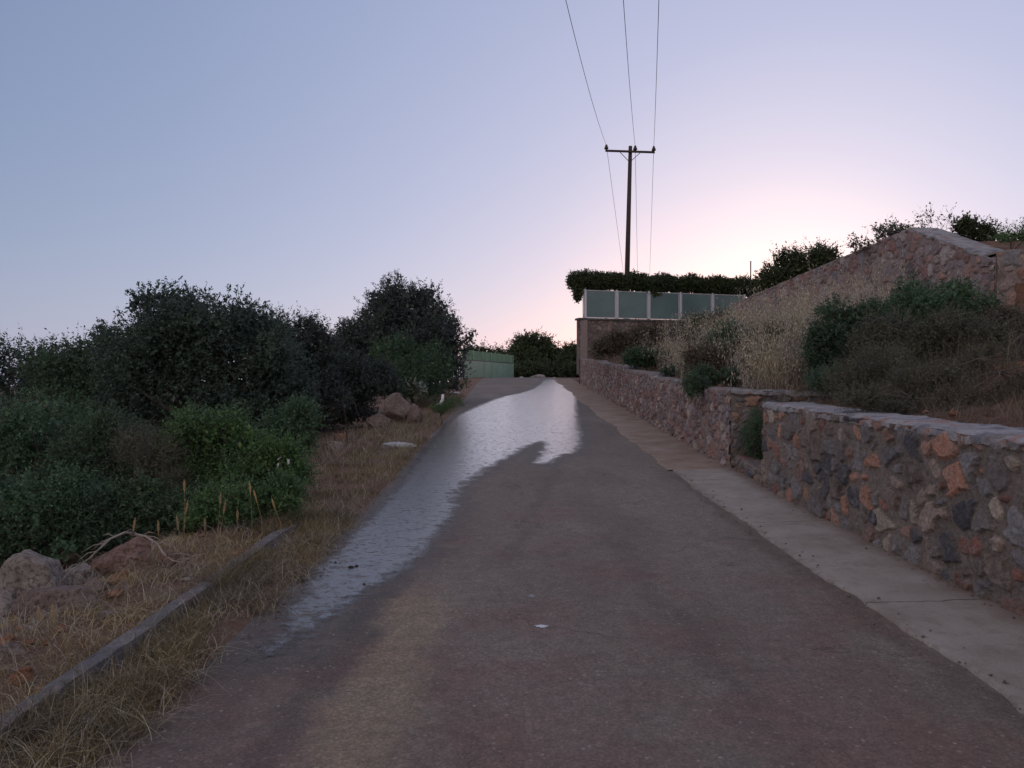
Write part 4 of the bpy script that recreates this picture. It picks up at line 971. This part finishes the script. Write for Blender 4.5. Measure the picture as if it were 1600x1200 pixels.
# tall oat grass on the right bank
def oat(rng, X, Y, Z, h, wd, spk, ssz):
    v, f, tip, a = blades(rng, X, Y, Z, h, wd, .38, .3, 4)
    n = len(X); P = []
    t = rng.rand(n, spk)
    d = np.stack([np.cos(a), np.sin(a), 0 * a], -1)
    c = tip[:, None, :] - np.stack([d[:, 0:1] * .1 * t, d[:, 1:2] * .1 * t, t * h * .32], -1)
    c = c + rng.normal(size=c.shape) * np.array([.05, .05, .03])
    A = rng.normal(size=c.shape) * .35; A[..., 2] -= 1; A /= np.linalg.norm(A, axis=2)[..., None]
    W = np.cross(A, rng.normal(size=c.shape)); W /= np.linalg.norm(W, axis=2)[..., None]
    s = ssz * (.7 + .6 * rng.rand(n, spk))[..., None]
    Q = np.stack([c, c + A * s * .5 + W * s * .16, c + A * s, c + A * s * .5 - W * s * .16], 2).reshape(-1, 3)
    return [(v, f), (Q, np.arange(len(Q)).reshape(-1, 4))]
parts = []
rng = np.random.RandomState(91)
for (n, x0, x1, y0, y1, h) in [(150, 4.2, 6.2, 12.6, 17.0, 1.15), (140, 4.0, 7.0, 16, 23, 1.15), (90, 5.2, 7.8, 13.5, 18, 1.25), (45, 4.0, 4.9, 12.4, 14, .8), (60, 4.1, 6.5, 22, 28, .9)]:
    xy = np.stack([x0 + (x1 - x0) * rng.rand(n), y0 + (y1 - y0) * rng.rand(n)], -1)
    keep = vnoise(xy[:, 0] * 1.1, xy[:, 1] * .8, 5) > .38
    xy = xy[keep]
    for hh in (.7, .95, 1.15):
        q = xy[rng.rand(len(xy)) < .5]
        X, Y = scatter_tufts(rng, q, 7, .11)
        parts += oat(rng, X, Y, bank_z(X, Y) - .02, h * hh, .0075, 15, .050)
grass_obj('tall_grass', 'pale tall wild oat grass on the right bank', M['straw_pale'], parts)
parts = []
for (n, x0, x1, y0, y1, per, rad, h, wd, lean) in [
        (420, 4.0, 7.6, 12.2, 24, 18, .12, .42, .006, .7), (330, 3.95, 7, 24, 38, 18, .15, .5, .010, .6), (300, 4.0, 6.6, 5.5, 10.4, 22, .10, .13, .004, 1.1), (60, 4.0, 6.5, 6, 10, 8, .05, .3, .004, .6),
        (420, 4.1, 8.8, 5.5, 12, 16, .10, .2, .005, .9), (200, 5.0, 8.8, 10, 14, 14, .12, .3, .005, .7), (70, 4.0, 9, 24, 37, 14, .2, .7, .010, .4)]:
    X, Y = scatter_tufts(rng, verge_pts(n, x0, x1, y0, y1), per, rad)
    v, f, _, _ = blades(rng, X, Y, bank_z(X, Y) - .02, h, wd, lean); parts.append((v, f))
grass_obj('bank_grass', 'short dull dry grass and weeds covering the right bank', M['straw_grey'], parts)

parts = []
for (n, x0, x1, y0, y1, per, rad, h, wd, lean) in [(900, 3.98, 6.6, 4.5, 12.5, 6, .08, .24, .0045, 1.1), (120, 4.2, 7, 6, 12, 8, .06, .45, .004, .5)]:
    X, Y = scatter_tufts(rng, verge_pts(n, x0, x1, y0, y1), per, rad, .3)
    v, f, _, _ = blades(rng, X, Y, bank_z(X, Y), h, wd, lean, .5, 4); parts.append((v, f))
grass_obj('dead_weeds', 'pale dead weed stalks on the slope behind the near wall', M['straw_grey'], parts)
parts = []
n = 220; yv = 3.2 + 16 * rng.rand(n); xv = 3.40 - np.abs(rng.normal(size=n)) * .035
for (per, h, lean, m0) in [(9, .08, 1.0, 0)]:
    X, Y = scatter_tufts(rng, np.stack([xv, yv], -1), per, .02, .5)
    v, f, _, _ = blades(rng, X, Y, zr(Y) + .02, h, .0035, lean, .5); parts.append((v, f))
grass_obj('wall_foot_weeds', 'tiny dry weeds along the foot of the stone walls', M['straw_dull'], parts)
# foxtails by the kerb
def foxtail(label, px, ptop, y, lean, s):
    p = at(px, ptop, y)
    z0 = float(main_ground(np.array(p.x), np.array(y)))
    rt = thing('foxtail_grass', label, 'foxtail', (p.x - lean * .6, y, z0), 'foxtail stalks by the kerb')
    top = Vector((lean * .6, 0, p.z - z0)); H = top.z
    b = MB(); mid = Vector((lean * .15, 0, H * .5)); q = top - Vector((lean * .12, 0, .07))
    b.tube([(0, 0, -.03), mid, q], [.0022, .0018, .0014], 4)
    b.build('stalk', M['straw'], rt)
    r = np.random.RandomState(int(px)); n = 420
    ax = (top - q).normalized(); ax = np.array(ax)
    t = r.rand(n); c = np.array(q - (top - q).normalized() * .04)[None] + ax[None] * (t * .13)[:, None]
    o = r.normal(size=(n, 3)); o -= (o @ ax)[:, None] * ax[None]; o /= np.linalg.norm(o, axis=1)[:, None]
    prof = np.sin(np.clip(t * .9 + .08, 0, 1) * math.pi)[:, None]
    d = o * .8 + ax[None] * .7; tp = c + d * .019 * s * prof
    W = np.cross(d, ax[None]); W /= np.linalg.norm(W, axis=1)[:, None]
    V = np.stack([c - W * .002, c + W * .002, tp], 1).reshape(-1, 3)
    link_mesh('seed_head', V, np.arange(n * 3).reshape(-1, 3), M['seed_head'], rt)
fx = [(288, 752, 6.9, .0, 'foxtail stalk standing tallest against the dark shrubs'), (293, 785, 6.6, .04, 'foxtail stalk just below the tallest one'),
      (211, 812, 6.3, .04, 'foxtail stalk behind the reddish brown boulder'), (247, 816, 6.4, -.01, 'short foxtail stalk right of the reddish brown boulder'),
      (276, 808, 6.1, -.04, 'thick golden foxtail stalk leaning left over the dead branch'), (320, 812, 6.4, 0, 'upright foxtail stalk midway between boulder and kerb end'),
      (345, 772, 6.9, .02, 'foxtail stalk in front of the bright green bush, left one of a pair'), (352, 785, 6.7, .04, 'foxtail stalk in front of the bright green bush, right one of a pair'),
      (390, 755, 7.3, -.02, 'slender foxtail stalk above the middle of the kerb'), (397, 768, 7.2, -.07, 'foxtail stalk bowing left above the middle of the kerb'),
      (425, 780, 7.2, -.08, 'foxtail stalk leaning strongly near the upper kerb end'), (371, 798, 6.8, 0, 'small foxtail stalk low behind the kerb'),
      (60, 950, 4.9, -.03, 'foxtail stalk in front of the dark flat boulder, left one'), (82, 948, 4.8, -.02, 'foxtail stalk in front of the dark flat boulder, right one')]
for px, pt, y, ln, lab in fx: foxtail(lab, px, pt, y, ln * 2.2, 1)

# ---------------------------------------------------------------- rocks
def rock(label, px, py_base, y, wpx, hpx, material, seed, dz=None, depth=None, cat='rock', name='rock', flat=.22, group=None, ground=None):
    k = y / 1200
    rnd = random.Random(seed)
    import bmesh
    bm = bmesh.new(); bmesh.ops.create_icosphere(bm, subdivisions=5 if wpx > 30 else 3, radius=1)
    planes = []
    for i in range(17):
        v = Vector((rnd.gauss(0, 1), rnd.gauss(0, 1), rnd.gauss(0, 1))).normalized(); planes.append((v, rnd.uniform(.62, .98)))
    sxy = wpx * k / 2; sz = hpx * k * .62; sd_ = (depth if depth else sxy * .8)
    for v in bm.verts:
        u_ = v.co.normalized(); r = 1.15
        for pn, pd in planes:
            dd = u_.dot(pn)
            if dd > .05: r = min(r, pd / dd)
        r = r * (1 + .05 * mnoise.noise(u_ * 3 + Vector((seed, 0, 0))) + .035 * mnoise.fractal(u_ * 7 + Vector((seed, 3, 0)), 1, 2, 5))
        v.co = Vector((u_.x * r * sxy, u_.y * r * sd_, u_.z * r * sz))
    me = bpy.data.meshes.new(name); bm.to_mesh(me); bm.free(); me.materials.append(material)
    for p in me.polygons: p.use_smooth = True
    o = bpy.data.objects.new(name, me); C.objects.link(o)
    x = (px - 800) * k
    zb = float(main_ground(np.array(x), np.array(y))) if ground is None else ground
    o.location = (x, y, zb + sz * flat); o.rotation_euler = (0, 0, rnd.uniform(-.3, .3))
    return tag(o, label, cat, group)
rock('large pale pitted boulder on the left edge in front of the shrubs', 60, 960, 6.2, 120, 96, M['rock_grey'], 1, flat=.35)
rock('pale flat boulder cut by the left edge of the picture', 0, 975, 6.0, 90, 55, M['rock_grey'], 2)
rock('dark brown flat boulder in front of the pale boulder', 95, 985, 5.5, 130, 60, M['rock_brown'], 3)
rock('reddish brown pointed boulder under the arching dead branch', 195, 880, 6.5, 88, 64, M['rock_rust'], 4, flat=.4)
rock('greenish grey stone between the pale boulder and the red one', 128, 905, 6.6, 62, 40, M['rock_grey'], 5, flat=.5)
rock('small orange stone on the red soil below the pointed boulder', 187, 905, 6.1, 40, 24, M['rock_orange'], 6)
rock('tiny orange stone right of the small orange one', 219, 892, 6.2, 16, 12, M['rock_orange'], 7)
rock('rounded orange stone right of the pointed boulder', 262, 872, 6.5, 34, 30, M['rock_rust'], 8, flat=.5)
rock('orange stone lying in straw near the lower left corner', 36, 1068, 4.05, 36, 42, M['rock_orange'], 9)
rock('small reddish stone at the left edge above the orange stone', 8, 1015, 4.6, 40, 28, M['rock_orange'], 10)
rock('reddish stone beside the kerb in the middle of the red soil', 178, 935, 5.6, 26, 14, M['rock_orange'], 61)
rock('brown stone between the dark boulder and the straw patch', 168, 975, 5.2, 30, 16, M['rock_brown'], 62)
rock('small grey stone right under the dead branch', 292, 890, 6.0, 22, 10, M['rock_grey'], 63)
rock('flat brown stone at the left edge below the dark boulder', 20, 1030, 4.5, 50, 18, M['rock_brown'], 64)
rock('grey stone half buried behind the dark boulder', 150, 940, 5.9, 60, 26, M['rock_brown'], 11)
rock('big rounded boulder on the verge below the olive tree', 622, 642, 19.5, 54, 42, M['rock_brown'], 12, flat=.6)
rock('boulder touching the right side of the big rounded boulder', 648, 640, 19, 30, 30, M['rock_brown'], 13, flat=.6)
rock('low brown boulder left of the big rounded boulder', 590, 652, 18, 40, 30, M['rock_brown'], 14, flat=.6)
rock('crumbled brown stone at the left of the boulder pile', 580, 668, 18.5, 26, 20, M['rock_brown'], 15, flat=.6)
rock('tan boulder beside the leaning fence post', 530, 688, 15.9, 26, 22, M['rock_orange'], 16, flat=.6)
rock('small tan stone right of the leaning fence post', 552, 690, 15.9, 18, 16, M['rock_brown'], 17)
rock('pale stone in front of the leaning fence post', 522, 705, 14.6, 28, 18, M['rock_grey'], 18, flat=.6)
rock('flat white slab lying on the dry verge beside the lane', 620, 700, 14.6, 62, 11, M['rock_white'], 19, cat='slab', name='white_slab', depth=.16)
rock('white flat stone on the verge near the crest', 712, 604, 31, 17, 5, M['rock_white'], 20, depth=.2)
rock('pale rounded rock beyond the crest of the lane', 838, 590, 56, 26, 10, M['rock_grey'], 21, ground=1.98)
rock('small white stone beyond the crest left of the pale rock', 815, 590, 56, 7, 6, M['rock_white'], 22, ground=1.98)
rock('ochre stone lying on the red bank behind the near wall', 1565, 610, 8.8, 22, 10, M['rock_orange'], 23, ground=float(bank_z(np.array(5.6), np.array(8.8))))
rock('orange stone lying on the bank at the right edge', 1596, 612, 8.6, 18, 9, M['rock_orange'], 24, ground=float(bank_z(np.array(5.7), np.array(8.6))))
rock('pale rock resting on the bank below the wall at the right edge', 1580, 510, 13.2, 30, 12, M['rock_grey'], 25, ground=float(bank_z(np.array(8.5), np.array(13.2))))
for k, (px, py, wp, lab) in enumerate([(470, 909, 12, 'dark clod lying on the wet asphalt nearest the verge'), (548, 888, 10, 'dark clod on the wet asphalt, the larger of a pair'), (557, 886, 8, 'dark clod on the wet asphalt, the smaller of a pair'),
                                 (519, 850, 7, 'dark crumb on the wet asphalt near the upper kerb end'), (569, 914, 7, 'dark crumb on the wet asphalt below the pair of clods'), (524, 880, 6, 'dark crumb on the wet asphalt left of the pair of clods')]):
    x_, y_ = gp(px, py); rock(lab, px, py, y_, wp, wp * .6, M['clod'], 40 + k, cat='clod', name='dirt_clod', group='dark clods on the wet asphalt', ground=float(zr(y_)))
# pebbles at lane edges: uncountable
rngp = np.random.RandomState(5)
b = MB()
for k in range(700):
    xv = 4.05 + 3.2 * rngp.rand(); yv = 5 + 8 * rngp.rand(); zv = float(bank_z(np.array(xv), np.array(yv)))
    if (xv < 5.1) and (10.2 < yv < 12.2): continue
    r = .012 + .06 * rngp.rand() ** 4
    o = rngp.normal(size=(6, 3)) * .2 + np.array([(1, 0, 0), (0, 1, 0), (-1, 0, 0), (0, -1, 0), (0, 0, .7), (0, 0, -.6)])
    b.add(o * r + np.array([xv, yv, zv + r * .2]), [(0, 1, 4), (1, 2, 4), (2, 3, 4), (3, 0, 4), (1, 0, 5), (2, 1, 5), (3, 2, 5), (0, 3, 5)])
for k in range(260):
    xv = -2.4 - 2.2 * rngp.rand(); yv = 3 + 6 * rngp.rand(); zv = float(main_ground(np.array(xv), np.array(yv)))
    r = .01 + .045 * rngp.rand() ** 4
    o = rngp.normal(size=(6, 3)) * .2 + np.array([(1, 0, 0), (0, 1, 0), (-1, 0, 0), (0, -1, 0), (0, 0, .7), (0, 0, -.6)])
    b.add(o * r + np.array([xv, yv, zv + r * .2]), [(0, 1, 4), (1, 2, 4), (2, 3, 4), (3, 0, 4), (1, 0, 5), (2, 1, 5), (3, 2, 5), (0, 3, 5)])
tag(b.build('rubble', M['rock_orange']), 'small reddish stones strewn over the soil', 'rubble', kind='stuff')
b = MB()
for k in range(900):
    side = rngp.rand()
    yv = 3 + 12 * rngp.rand() ** 1.3
    if side < .45: xv = -1.72 + rngp.normal() * .09; zv = float(zr(yv)) + .002
    elif side < .7: xv = 2.52 + rngp.normal() * .10; zv = float(zr(yv)) + .014
    elif side < .85: xv = 3.32 + rngp.normal() * .05; zv = float(zr(yv)) + .03; 
    else: xv = -2.4 - 1.4 * rngp.rand(); zv = float(main_ground(np.array(xv), np.array(yv)))
    if xv > 3.38: continue
    r = .004 + .012 * rngp.rand() ** 3
    o = rngp.normal(size=(6, 3)) * .15 + np.array([(1, 0, 0), (0, 1, 0), (-1, 0, 0), (0, -1, 0), (0, 0, .7), (0, 0, -.6)])
    b.add(o * r + np.array([xv, yv, zv + r * .3]), [(0, 1, 4), (1, 2, 4), (2, 3, 4), (3, 0, 4), (1, 0, 5), (2, 1, 5), (3, 2, 5), (0, 3, 5)])
tag(b.build('gravel', M['rock_brown']), 'loose grit and pebbles along the lane edges', 'gravel', kind='stuff')

# ---------------------------------------------------------------- kerb
ys = np.arange(2.2, 8.15, .025); prof = [(-.05, -.12), (-.05, .105), (-.048, .119), (.046, .12), (.051, .115), (.060, -.12)]
V = []
for y in ys:
    for j, (dx, dz) in enumerate(prof):
        jt = .035 * max(0, 1 - abs(((y - 2.2) % 1.0) - .5) / .03) * (dz > 0)
        dz = dz - jt * .6
        nz = .02 * mnoise.noise(Vector((y * 3, j * 2.1, 0))) + .006 * mnoise.noise(Vector((y * 13, j * 2.1, 5)))
        V.append((-2.24 + dx + nz, y, float(zr(y)) + dz + nz - .07 * max(0, (y - 7.3)) / .85 * (dz > 0)))
n = len(prof); F = [(i * n + j, i * n + j + 1, (i + 1) * n + j + 1, (i + 1) * n + j) for i in range(len(ys) - 1) for j in range(n - 1)]
q = (len(ys) - 1) * n
o = link_mesh('kerb', V, [np.array(F), np.array([[q + j for j in range(n)]])], M['kerb'], smooth=False)
tag(o, 'weathered grey concrete kerb bar half buried in dry grass', 'kerb')
# dead branches
def branch(label, pts, r0, seed):
    rnd = random.Random(seed); b = MB()
    P = [at(*p) for p in pts]
    n = len(P); b.tube(P, [r0 * (1 - .75 * i / (n - 1)) for i in range(n)], 6)
    for i in range(1, n):
        for k in range(2):
            s = P[i - 1].lerp(P[i], rnd.random()); d = (P[i] - P[i - 1]).normalized() + Vector((rnd.uniform(-.7, .7), rnd.uniform(-.5, .3), rnd.uniform(-.2, .6)))
            e = s + d.normalized() * rnd.uniform(.08, .28)
            b.tube([s, s.lerp(e, .5) + Vector((0, 0, .02)), e], [r0 * .4, r0 * .3, r0 * .1], 5)
    tag(b.build('dead_branch', M['dead_wood'], smooth=True), label, 'branch')
branch('pale dead branch arching over the reddish brown boulder to the left', [(212, 834, 6.3), (195, 832, 6.2), (172, 842, 6.1), (155, 858, 6.0), (140, 872, 5.95), (122, 884, 5.9)], .012, 1)
branch('pale dead branch bending down to the right of the boulder', [(205, 834, 6.3), (228, 838, 6.2), (246, 850, 6.1), (256, 866, 6.0), (270, 876, 5.95), (290, 880, 5.9)], .013, 2)

# ---------------------------------------------------------------- wire fence remains on the left
rt = thing('wire_fence', 'sagging wire fence with a leaning rusty post beside the boulders', 'wire fence')
def gl(px, y): x = (px - 800) * y / 1200; return Vector((x, y, float(main_ground(np.array(x), np.array(y)))))
for (pa, pb, y) in [((544, 692), (535, 622), 15.6), ((560, 640), (547, 622), 18)]:
    a0 = at(*pa, y); b0 = at(*pb, y); b = MB(); b.tube([a0 - Vector((0, 0, .15)), a0.lerp(b0, .5) + Vector((.015, 0, 0)), b0], .014, 6)
    for k in range(4):
        p = a0.lerp(b0, .3 + .2 * k); b.tube([p - Vector((.03, 0, 0)), p + Vector((.03, 0, .01))], .006, 5)
    b.build('post', M['rust'], rt)
b = MB()
A = at(544, 690, 15.6); B = at(536, 630, 15.6); D0 = at(470, 690, 14.0); D1 = at(470, 648, 14.0)
for k in range(8):
    t = k / 7; p0 = A.lerp(B, t); p1 = D0.lerp(D1, t)
    b.tube([p0.lerp(p1, s / 6) - Vector((0, 0, .08 * math.sin(math.pi * s / 6))) for s in range(7)], .0025, 4)
for k in range(16):
    t = (k + .5) / 16; b.tube([A.lerp(D0, t) - Vector((0, 0, .08 * math.sin(math.pi * t))), B.lerp(D1, t) - Vector((0, 0, .08 * math.sin(math.pi * t)))], .0022, 4)
b.build('wire_mesh', M['rust'], rt)
# curved white pipe
b = MB(); y = 20.5
b.tube([at(683, 634, y), at(688, 631, y), at(691.5, 625, y), at(692, 616, y)], [.045, .05, .045, .035], 10)
tag(b.build('pipe', M['white_pvc'], smooth=True), 'short curved white pipe sticking up at the lane edge', 'pipe')
# white litter in the bush edge
rndl = random.Random(4)
for k, (px, py, lab) in enumerate([(437, 716, 'pale litter scrap hanging lowest in the bush edge near the verge'), (432, 728, 'pale litter scrap at the left in the bush edge'), (449, 722, 'pale litter scrap rightmost in the bush edge')]):
    p = at(px, py, 8.45); b = MB()
    V = [(p.x + rndl.uniform(-.03, .03), p.y + rndl.uniform(-.015, .015), p.z + rndl.uniform(-.04, .04)) for _ in range(5)]
    b.add(V, [(0, 1, 2), (2, 1, 3), (0, 2, 4), (1, 0, 4), (3, 1, 4)])
    tag(b.build('litter', M['white_paint']), lab, 'litter', 'white litter scraps in the bush')
# paint marks on the asphalt
for k, (px, py, rx, ry, lab) in enumerate([(846, 979, .045, .03, 'white paint drip lying nearest on the asphalt'), (831, 932, .035, .05, 'faint white paint smear further up the asphalt')]):
    x_, y_ = gp(px, py); V = [(x_, y_, float(zr(y_)) + .004)]; rr = random.Random(k)
    for i in range(22):
        a_ = 2 * math.pi * i / 22; f_ = rr.uniform(.5, 1.15); yy = y_ + math.sin(a_) * ry * f_; V.append((x_ + math.cos(a_) * rx * f_, yy, float(zr(yy)) + .004))
    tag(link_mesh('paint_mark', V, np.array([(0, i + 1, (i + 1) % 22 + 1) for i in range(22)]), M['white_paint'] if k == 0 else M['coping']), lab, 'paint mark')

# ---------------------------------------------------------------- green fence near the crest
rt = thing('garden_fence', 'green sheet fence with a taller green net behind it, left of the crest', 'fence')
fa = Vector(((724 - 800) * 47 / 1200, 47, 1.98)); fb = Vector(((803 - 800) * 62 / 1200, 62, 2.16))
nseg = 6
dv_ = (fb - fa); dn_ = Vector((dv_.x, dv_.y, 0)).normalized(); nn = Vector((-dn_.y, dn_.x, 0))
def fbox(t0, t1, o0, o1, z0, z1, zb0=None, zb1=None):
    pa = fa.lerp(fb, t0); pb = fa.lerp(fb, t1)
    Z = (zb0, zb1) if zb0 is not None else (z1, z1)
    return [pa + nn * o0 + Vector((0, 0, z0)), pb + nn * o0 + Vector((0, 0, z0)), pb + nn * o1 + Vector((0, 0, z0)), pa + nn * o1 + Vector((0, 0, z0)),
            pa + nn * o0 + Vector((0, 0, Z[0])), pb + nn * o0 + Vector((0, 0, Z[1])), pb + nn * o1 + Vector((0, 0, Z[1])), pa + nn * o1 + Vector((0, 0, Z[0]))]
for k in range(nseg):
    t0, t1 = k / nseg, (k + 1) / nseg
    b = MB(); b.hexa([tuple(v) for v in fbox(t0 + .002, t1 - .002, 0, .03, -.1, 1.07)]); b.build('sheet_panel', M['green_sheet'], rt)
    b = MB(); b.hexa([tuple(v) for v in fbox(t0 + .002, t1 - .002, .10, .115, 1.15, 1.75)]); b.build('net_panel', M['green_net'], rt)
for k in range(nseg + 1):
    t = k / nseg; b = MB(); b.hexa([tuple(v) for v in fbox(t - .004, t + .003, .035, .075, -.1, 1.77)]); b.build('post', M['green_sheet'], rt)
b = MB(); b.hexa([tuple(v) for v in fbox(0, 1, .031, .034, 1.08, 1.14)]); b.build('rail', M['dark_metal'], rt)
rt = thing('metal_gate', 'grey upright sheet gate at the left end of the green fence', 'gate')
b = MB(); p = at(0, 0, 46)
for k in range(6):
    x0 = (706 + k * 3 - 800) * 46 / 1200; b.box(x0, 46, 1.9, x0 + .10, 46.03, 3.02)
b.build('gate_leaf', plain('gate_grey', (.20, .23, .25), .6, 4, .15), rt)
b = MB(); b.box(-3.72, 46.04, 1.9, -3.64, 46.1, 3.1); b.box(-2.94, 46.04, 1.9, -2.88, 46.1, 3.1); b.box(-3.64, 46.05, 2.85, -2.94, 46.08, 2.92); b.build('gate_frame', M['dark_metal'], rt)

# ---------------------------------------------------------------- utility pole and wires
PY = 42.0
pb_ = Vector(((977.5 - 800) * PY / 1200, PY, 4.4)); pt_ = at(985, 228.5, PY)
rt = thing('utility_pole', 'dark wooden utility pole with one crossarm above the terrace hedge', 'utility pole', pb_)
b = MB(); b.tube([Vector((0, 0, -.1)), (pt_ - pb_) * .5, pt_ - pb_], [.155, .128, .10], 14); b.build('pole', M['pole_wood'], rt, smooth=True)
def rel(px, py, y=PY): return at(px, py, y) - pb_
b = MB(); A = rel(946, 235.5, PY - .14); B = rel(1023, 238, PY - .14)
b.hexa([tuple(A + Vector(v)) for v in [(0, -.05, -.06), (0, .05, -.06)]][:0] or [
    (A.x, A.y - .05, A.z - .05), (B.x, B.y - .05, B.z - .05), (B.x, B.y + .05, B.z - .05), (A.x, A.y + .05, A.z - .05),
    (A.x, A.y - .05, A.z + .05), (B.x, B.y - .05, B.z + .05), (B.x, B.y + .05, B.z + .05), (A.x, A.y + .05, A.z + .05)]); b.build('crossarm', M['pole_wood'], rt)
for (a_, c_) in [((969, 238), (982.5, 252)), ((1000, 239), (985.5, 252))]:
    b = MB(); b.tube([rel(*a_, PY - .2), rel(*c_, PY - .17)], .018, 6); b.build('brace', M['dark_metal'], rt)
INS = [(947.5, 235), (992.5, 236.5), (1021.5, 237.5)]
TOPS = []
for k, (px, py) in enumerate(INS):
    q = rel(px, py, PY - .14)
    b = MB(); b.tube([q - Vector((0, 0, .08)), q + Vector((0, 0, .12))], .018, 6); ins_o = b.build('pin', M['dark_metal'], rt)
    b = MB(); pr = [(.06, .05), (.115, .07), (.12, .12), (.08, .135), (.10, .15), (.10, .20), (.06, .22), (.065, .27), (.05, .31), (.02, .33)]
    sides = 14; V = []
    for (r, z) in [(.001, .05)] + [(p_[0], p_[1]) for p_ in pr] + [(.001, .335)]:
        for s_ in range(sides):
            an = 2 * math.pi * s_ / sides; V.append((q.x + r * math.cos(an), q.y + r * math.sin(an), q.z + z))
    nr = len(pr) + 2
    b.add(V, [(i * sides + s_, i * sides + (s_ + 1) % sides, (i + 1) * sides + (s_ + 1) % sides, (i + 1) * sides + s_) for i in range(nr - 1) for s_ in range(sides)])
    b.build('insulator', M['ceramic'], rt, smooth=True)
    TOPS.append(pb_ + q + Vector((0, 0, .27)))
WN = ['leftmost power line running over the lane to the pole', 'middle power line running over the lane to the pole', 'rightmost power line running over the lane to the pole']
top_px = [884, 974, 1029.5]; far_px = [973, 996, 1015.5]
for k, T in enumerate(TOPS):
    b = MB()
    yq = 22.0; q = at(top_px[k], 0, yq)       # point on the wire nearer to the camera
    d = (q - T) / (yq - T.y)                  # mean direction per metre of Y
    pts = []
    for i in range(41):
        y = T.y + (-20 - T.y) * i / 40; s_ = y - T.y
        p = T + d * s_; p.z += .0030 * (s_ * (y - yq)); pts.append(p)
    b.tube(pts, .011, 5)
    # far span
    e = at(far_px[k], 418, 66.0); e2 = T + (e - T) * 2.2
    pts = [T.lerp(e2, i / 20) + Vector((0, 0, -.9 * math.sin(math.pi * i / 20) * 0)) for i in range(21)]
    for i in range(21): pts[i].z += 0
    b.tube(pts, .011, 5)
    o = b.build('power_line', M['wire']); tag(o, WN[k], 'power line', 'power lines on the utility pole')
# slim posts with a wire at the back right
for (px, y, t0, t1, lab, r_) in [(1173, 36, 409, 470, 'slim metal post standing right of the hedge', .03), (1264.5, 24, 411, 428, 'short thin post rising from the peaked wall top', .02)]:
    A = at(px, t1, y); B = at(px, t0, y); b = MB()
    if y == 36: A.z = 4.3
    else: A.x = XU + .2; B.x = A.x; A.y = B.y = (XU + .2) * 1200 / (px - 800); A.z = float(wall_top_z(A.y)) - .05; B.z = CAM_H + 188 * A.y / 1200
    b.tube([A, B], r_, 8); b.tube([B, B + Vector((0, 0, .02))], r_ * 1.5, 8)
    tag(b.build('metal_post', M['dark_metal'], smooth=True), lab, 'post')
